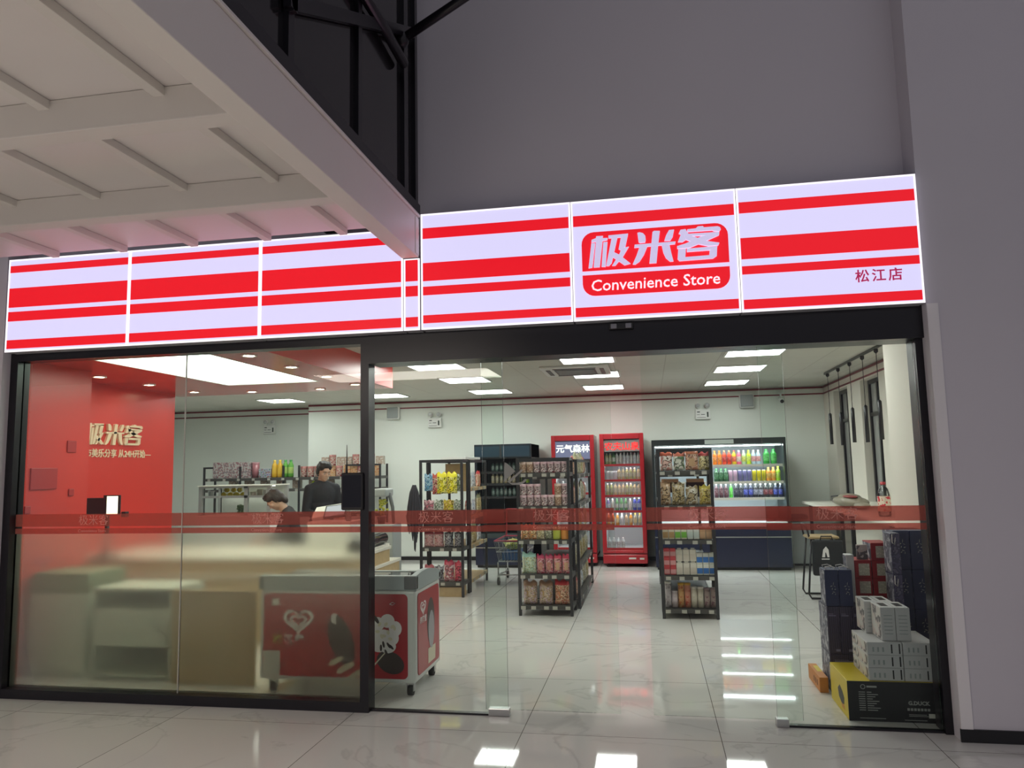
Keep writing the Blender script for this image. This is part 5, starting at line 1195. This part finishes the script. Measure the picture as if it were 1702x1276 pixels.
for c in range(2):
    for k in range(3 + c):
        gift('red_gift_box', (5.768, 5.882)[c], .89, .4685 + .1175 * k, (.110, .120)[c], .21, .1165, REDG, 'red gift box with square pale label, %s up in the %s red stack' % (ORD[k], ('left', 'right')[c]), 'red gift boxes with square labels', redmark, key='red%d' % c)
gift('white_carrier_bag', 5.712, .862, .5455, .050, .09, .315, WCD, 'narrow white carrier bag with ink print left of the red boxes', None, None, 'gift bag')
gift('white_print_card', 5.80, .93, .822, .07, .02, .10, WPT, 'white printed card standing on the left red stack', None, None, 'card')
gift('plain_carton', 5.80, .62, 0, .195, .22, .50, CARD, 'brown carton under the floral carrier bags', None, None, 'carton')
FLO = pk('floral dark print', [(.05, .045, .10), (.12, .11, .18), (.04, .035, .08), (.07, .06, .13)], 40, .4, 'VORONOI')
for k in range(2): gift('floral_carrier_bag', 5.940, .64, .501 + .262 * k, .055, .17, .26, FLO, 'dark floral carrier bag with white handle, %s of the two' % ('lower', 'upper')[k], 'dark floral carrier bags', lambda o, w, d, h: obj('rope_handle', (lambda q: (q.tube([(w * .15, -.004, h * .98), (w * .1, -.008, h * .78), (w * .35, -.008, h * .72), (w * .5, -.004, h * .90)], .0028, PW, 6), q)[1])(MB()), o), 'gift bag', 'floral')
def navymark(o, w, d, h):
    q = MB(); strokes(q, w * .58, h * .55, .052, GTX); obj('calligraphy_print', q, o)
for c in range(2):
    for k in range(4): gift('navy_gift_box', 6.006 + .104 * c, .82, .2565 * k, .102, .23, .2555, BLU, 'tall navy gift box, %s from the floor in the %s navy column' % (ORD[k], ('left', 'right')[c]), 'tall navy gift boxes', navymark, key='navy')

# ================================================================== PEOPLE
def blend(name, pieces, m, vox, smooth=4, parent=None):
    """overlapping tapered limbs and lobes fused into one continuous skin by a voxel remesh"""
    q = MB()
    for p in pieces:
        if p[0] == 'L':
            _, pts, rs = p; q.tube(pts, rs, m, 14)
            for c, r_ in ((pts[0], rs[0]), (pts[-1], rs[-1])): q.ell(c, r_, r_, r_, m, 12, 8)
        else:
            _, c, rad, rot = p; q.ell(c, *rad, m, 18, 12, rot)
    o = obj(name, q, parent)
    md = o.modifiers.new('fuse', 'REMESH'); md.mode = 'VOXEL'; md.voxel_size = vox; md.use_smooth_shade = True
    sm = o.modifiers.new('soften', 'SMOOTH'); sm.factor = .5; sm.iterations = smooth
    dg = bpy.context.evaluated_depsgraph_get(); me = bpy.data.meshes.new_from_object(o.evaluated_get(dg)); o.modifiers.clear()
    old = o.data; o.data = me; me.name = name; bpy.data.meshes.remove(old)
    if not me.materials: me.materials.append(m)
    return o
from mathutils import Euler
SKIN = mat('skin', (.52, .33, .24), .5, noise=.05, nscale=20); HAIR = mat('black hair', (.014, .011, .010), .45, bump=.5, nscale=90)
HAIR2 = mat('brown black hair', (.030, .020, .017), .45, bump=.5, nscale=90)
EYEW = mat('eye white', (.62, .60, .58), .3); IRIS = mat('dark iris', (.02, .012, .01), .2)
def T(M4, p): return M4 @ Vector(p)
def head_parts(M4):
    """head pieces around the skull centre, face towards -y, in metres; M4 places and tilts the head"""
    r3 = M4.to_3x3()
    e = lambda c, rad, rot=None: ('E', T(M4, c), rad, r3 @ rot.to_matrix() if rot else r3)
    P = [e((0, .012, .020), (.074, .092, .088)), e((0, -.020, -.035), (.060, .066, .072)), e((0, -.048, -.088), (.030, .030, .022)),
         e((0, -.080, -.012), (.0105, .018, .030)), e((0, -.094, -.028), (.014, .013, .011)), e((0, -.078, .024), (.052, .016, .013)),
         e((0, -.076, -.055), (.024, .012, .006)), e((0, -.073, -.066), (.020, .012, .007))]
    for s in (-1, 1):
        P += [e((s * .040, -.060, -.022), (.024, .022, .022)), e((s * .074, .010, -.012), (.009, .017, .030)), e((s * .030, -.078, .005), (.016, .009, .007))]
    return P
def hand(wrist, fwd, palm_n, s):
    """palm, four bent fingers and a thumb leaving the side of the palm"""
    w, f, n = Vector(wrist), Vector(fwd).normalized(), Vector(palm_n).normalized(); side = f.cross(n).normalized() * s
    P = [('L', [w, w + f * .045, w + f * .085], [.024, .031, .030])]
    for k, (o, l) in enumerate(((.026, .066), (.009, .075), (-.009, .070), (-.025, .055))):
        a = w + f * .082 + side * o; P.append(('L', [a, a + f * l * .45 + n * .006, a + f * l * .75 + n * .022, a + f * l * .88 + n * .038], [.0095, .009, .0082, .0072]))
    a = w + f * .030 + side * .026; P.append(('L', [a, a + f * .028 + side * .022 + n * .008, a + f * .055 + side * .028 + n * .022], [.012, .0105, .009]))
    return P
def person(label, loc, rz, seated, head_tilt, hair_m, top_m, leg_m, hairlen):
    t = thing('person', label, 'person', loc, rz)
    if seated: hip, sh, hd = Vector((0, .02, .56)), Vector((0, -.10, 1.00)), Vector((0, -.24, 1.175))
    else: hip, sh, hd = Vector((0, .02, .86)), Vector((0, .0, 1.30)), Vector((0, -.030, 1.490))
    HM = Matrix.Translation(hd) @ Euler(head_tilt).to_matrix().to_4x4()
    body = head_parts(HM)
    body.append(('L', [sh + Vector((0, .01, .0)), T(HM, (0, .02, -.05))], [.056, .050]))
    mid = hip.lerp(sh, .5)
    torso = [('E', hip, (.155, .105, .12), None), ('E', mid + Vector((0, 0, .0)), (.140, .095, .15), None), ('E', hip.lerp(sh, .80), (.165, .105, .15), None), ('L', [sh + Vector((-.145, 0, -.02)), sh + Vector((0, .01, .035)), sh + Vector((.145, 0, -.02))], [.055, .06, .055])]
    arms, legs, hands = [], [], []
    for s in (-1, 1):
        a = sh + Vector((s * .175, .0, -.02))
        if seated: el = a + Vector((s * .06, -.10, -.235)); wr = el + Vector((-s * .10, -.19, -.03))
        else: el = a + Vector((s * .05, -.01, -.265)); wr = el + Vector((-s * .09, -.20, -.06))
        arms.append(('L', [a, a.lerp(el, .5), el, el.lerp(wr, .4), wr], [.052, .046, .039, .037, .026]))
        hands += hand(wr, wr - el, (0, .1, -1), -s)
        h0 = hip + Vector((s * .085, 0, -.03))
        if seated: kn = h0 + Vector((s * .05, -.40, -.03)); an = Vector((kn.x, kn.y - .02, .07))
        else: kn = Vector((s * .095, -.01, .46)); an = Vector((s * .10, .02, .07))
        legs.append(('L', [h0, h0.lerp(kn, .5), kn, kn.lerp(an, .35), an], [.085, .072, .056, .054, .036])); legs.append(('L', [an + Vector((0, .02, -.03)), an + Vector((0, -.13, -.042))], [.034, .026]))
    blend('body', body + torso + arms + hands + legs, SKIN, .0085, 3, t)
    infl = lambda L, d: [('L', p[1], [r_ + d for r_ in p[2]]) if p[0] == 'L' else ('E', p[1], tuple(r_ + d for r_ in p[2]), p[3]) for p in L]
    sl = [('L', p[1][:4] if seated else p[1][:4], [r_ + .013 for r_ in p[2][:4]]) for p in arms]
    blend('shirt', infl(torso, .014) + sl, top_m, .012, 3, t)
    pants = []
    for k in (0, 2): p = legs[k]; pants.append(('L', p[1], [r_ + .014 for r_ in p[2]]))
    blend('trousers', pants + [('E', hip + Vector((0, 0, -.02)), (.168, .118, .10), None)], leg_m, .013, 3, t)
    for k in (1, 3):
        p = legs[k]; blend('shoe', [('L', [p[1][0] + Vector((0, .012, -.002)), p[1][1] + Vector((0, -.015, 0))], [.040, .031])], BLACK_PL, .010, 2, t)
    r3 = HM.to_3x3(); e = lambda c, rad: ('E', T(HM, c), rad, r3)
    hp = [e((0, .026, .040), (.082, .094, .082)), e((0, .050, -.010), (.076, .072, .075)), e((0, -.045, .082), (.062, .040, .028))]
    for s in (-1, 1): hp += [e((s * .052, -.020, .062), (.030, .056, .042)), e((s * .070, .022, .0), (.015, .040, .045))]
    for k in range(14):
        a = k * 2.4; hp.append(e((.05 * math.cos(a), .0 + .055 * math.sin(a), .108 + .008 * math.sin(k * 3.1)), (.022, .026, .016)))
    if hairlen: hp += [e((0, .075, -.06), (.07, .04, .07))]
    ho = blend('hair', hp, hair_m, .008, 1, t)
    for s in (-1, 1):
        q = MB(); q.ell(T(HM, (s * .030, -.0775, -.006)), .011, .009, .007, EYEW, 10, 8); q.ell(T(HM, (s * .030, -.0848, -.007)), .005, .0035, .0052, IRIS, 8, 6); obj('eye', q, t)
        q = MB(); q.tube([T(HM, (s * .014, -.0935, .016)), T(HM, (s * .030, -.0925, .021)), T(HM, (s * .046, -.080, .016))], [.003, .0036, .002], hair_m, 6); obj('eyebrow', q, t)
    return t
SHIRT = mat('black shirt cotton', (.016, .017, .022), .8, bump=.3, nscale=30); JEAN = mat('dark trousers', (.02, .022, .03), .8); SHIRT2 = mat('dark grey shirt', (.03, .03, .034), .8)
person('person in a black shirt standing behind the counter looking down to the side', (.44, 4.12, 0), R(52), False, (R(14), 0, 0), HAIR, SHIRT, JEAN, False)
person('person with dark hair seated and bent low beside the glass food case', (.34, 3.62, 0), R(-62), True, (R(48), 0, 0), HAIR2, SHIRT2, JEAN, True)
t = thing('low_stool', 'low black stool under the seated person behind the counter', 'stool', (.34, 3.64, 0))
q = MB(); q.lathe([(0, .37), (.16, .37), (.165, .385), (.16, .40), (0, .40)], BLACK_PL, 20); obj('seat', q, t)
for a in range(4):
    c, s_ = math.cos(R(45 + 90 * a)), math.sin(R(45 + 90 * a)); q = MB(); q.tube([(c * .11, s_ * .11, .37), (c * .16, s_ * .16, 0)], .012, BLACK_PL, 8); obj('leg', q, t)
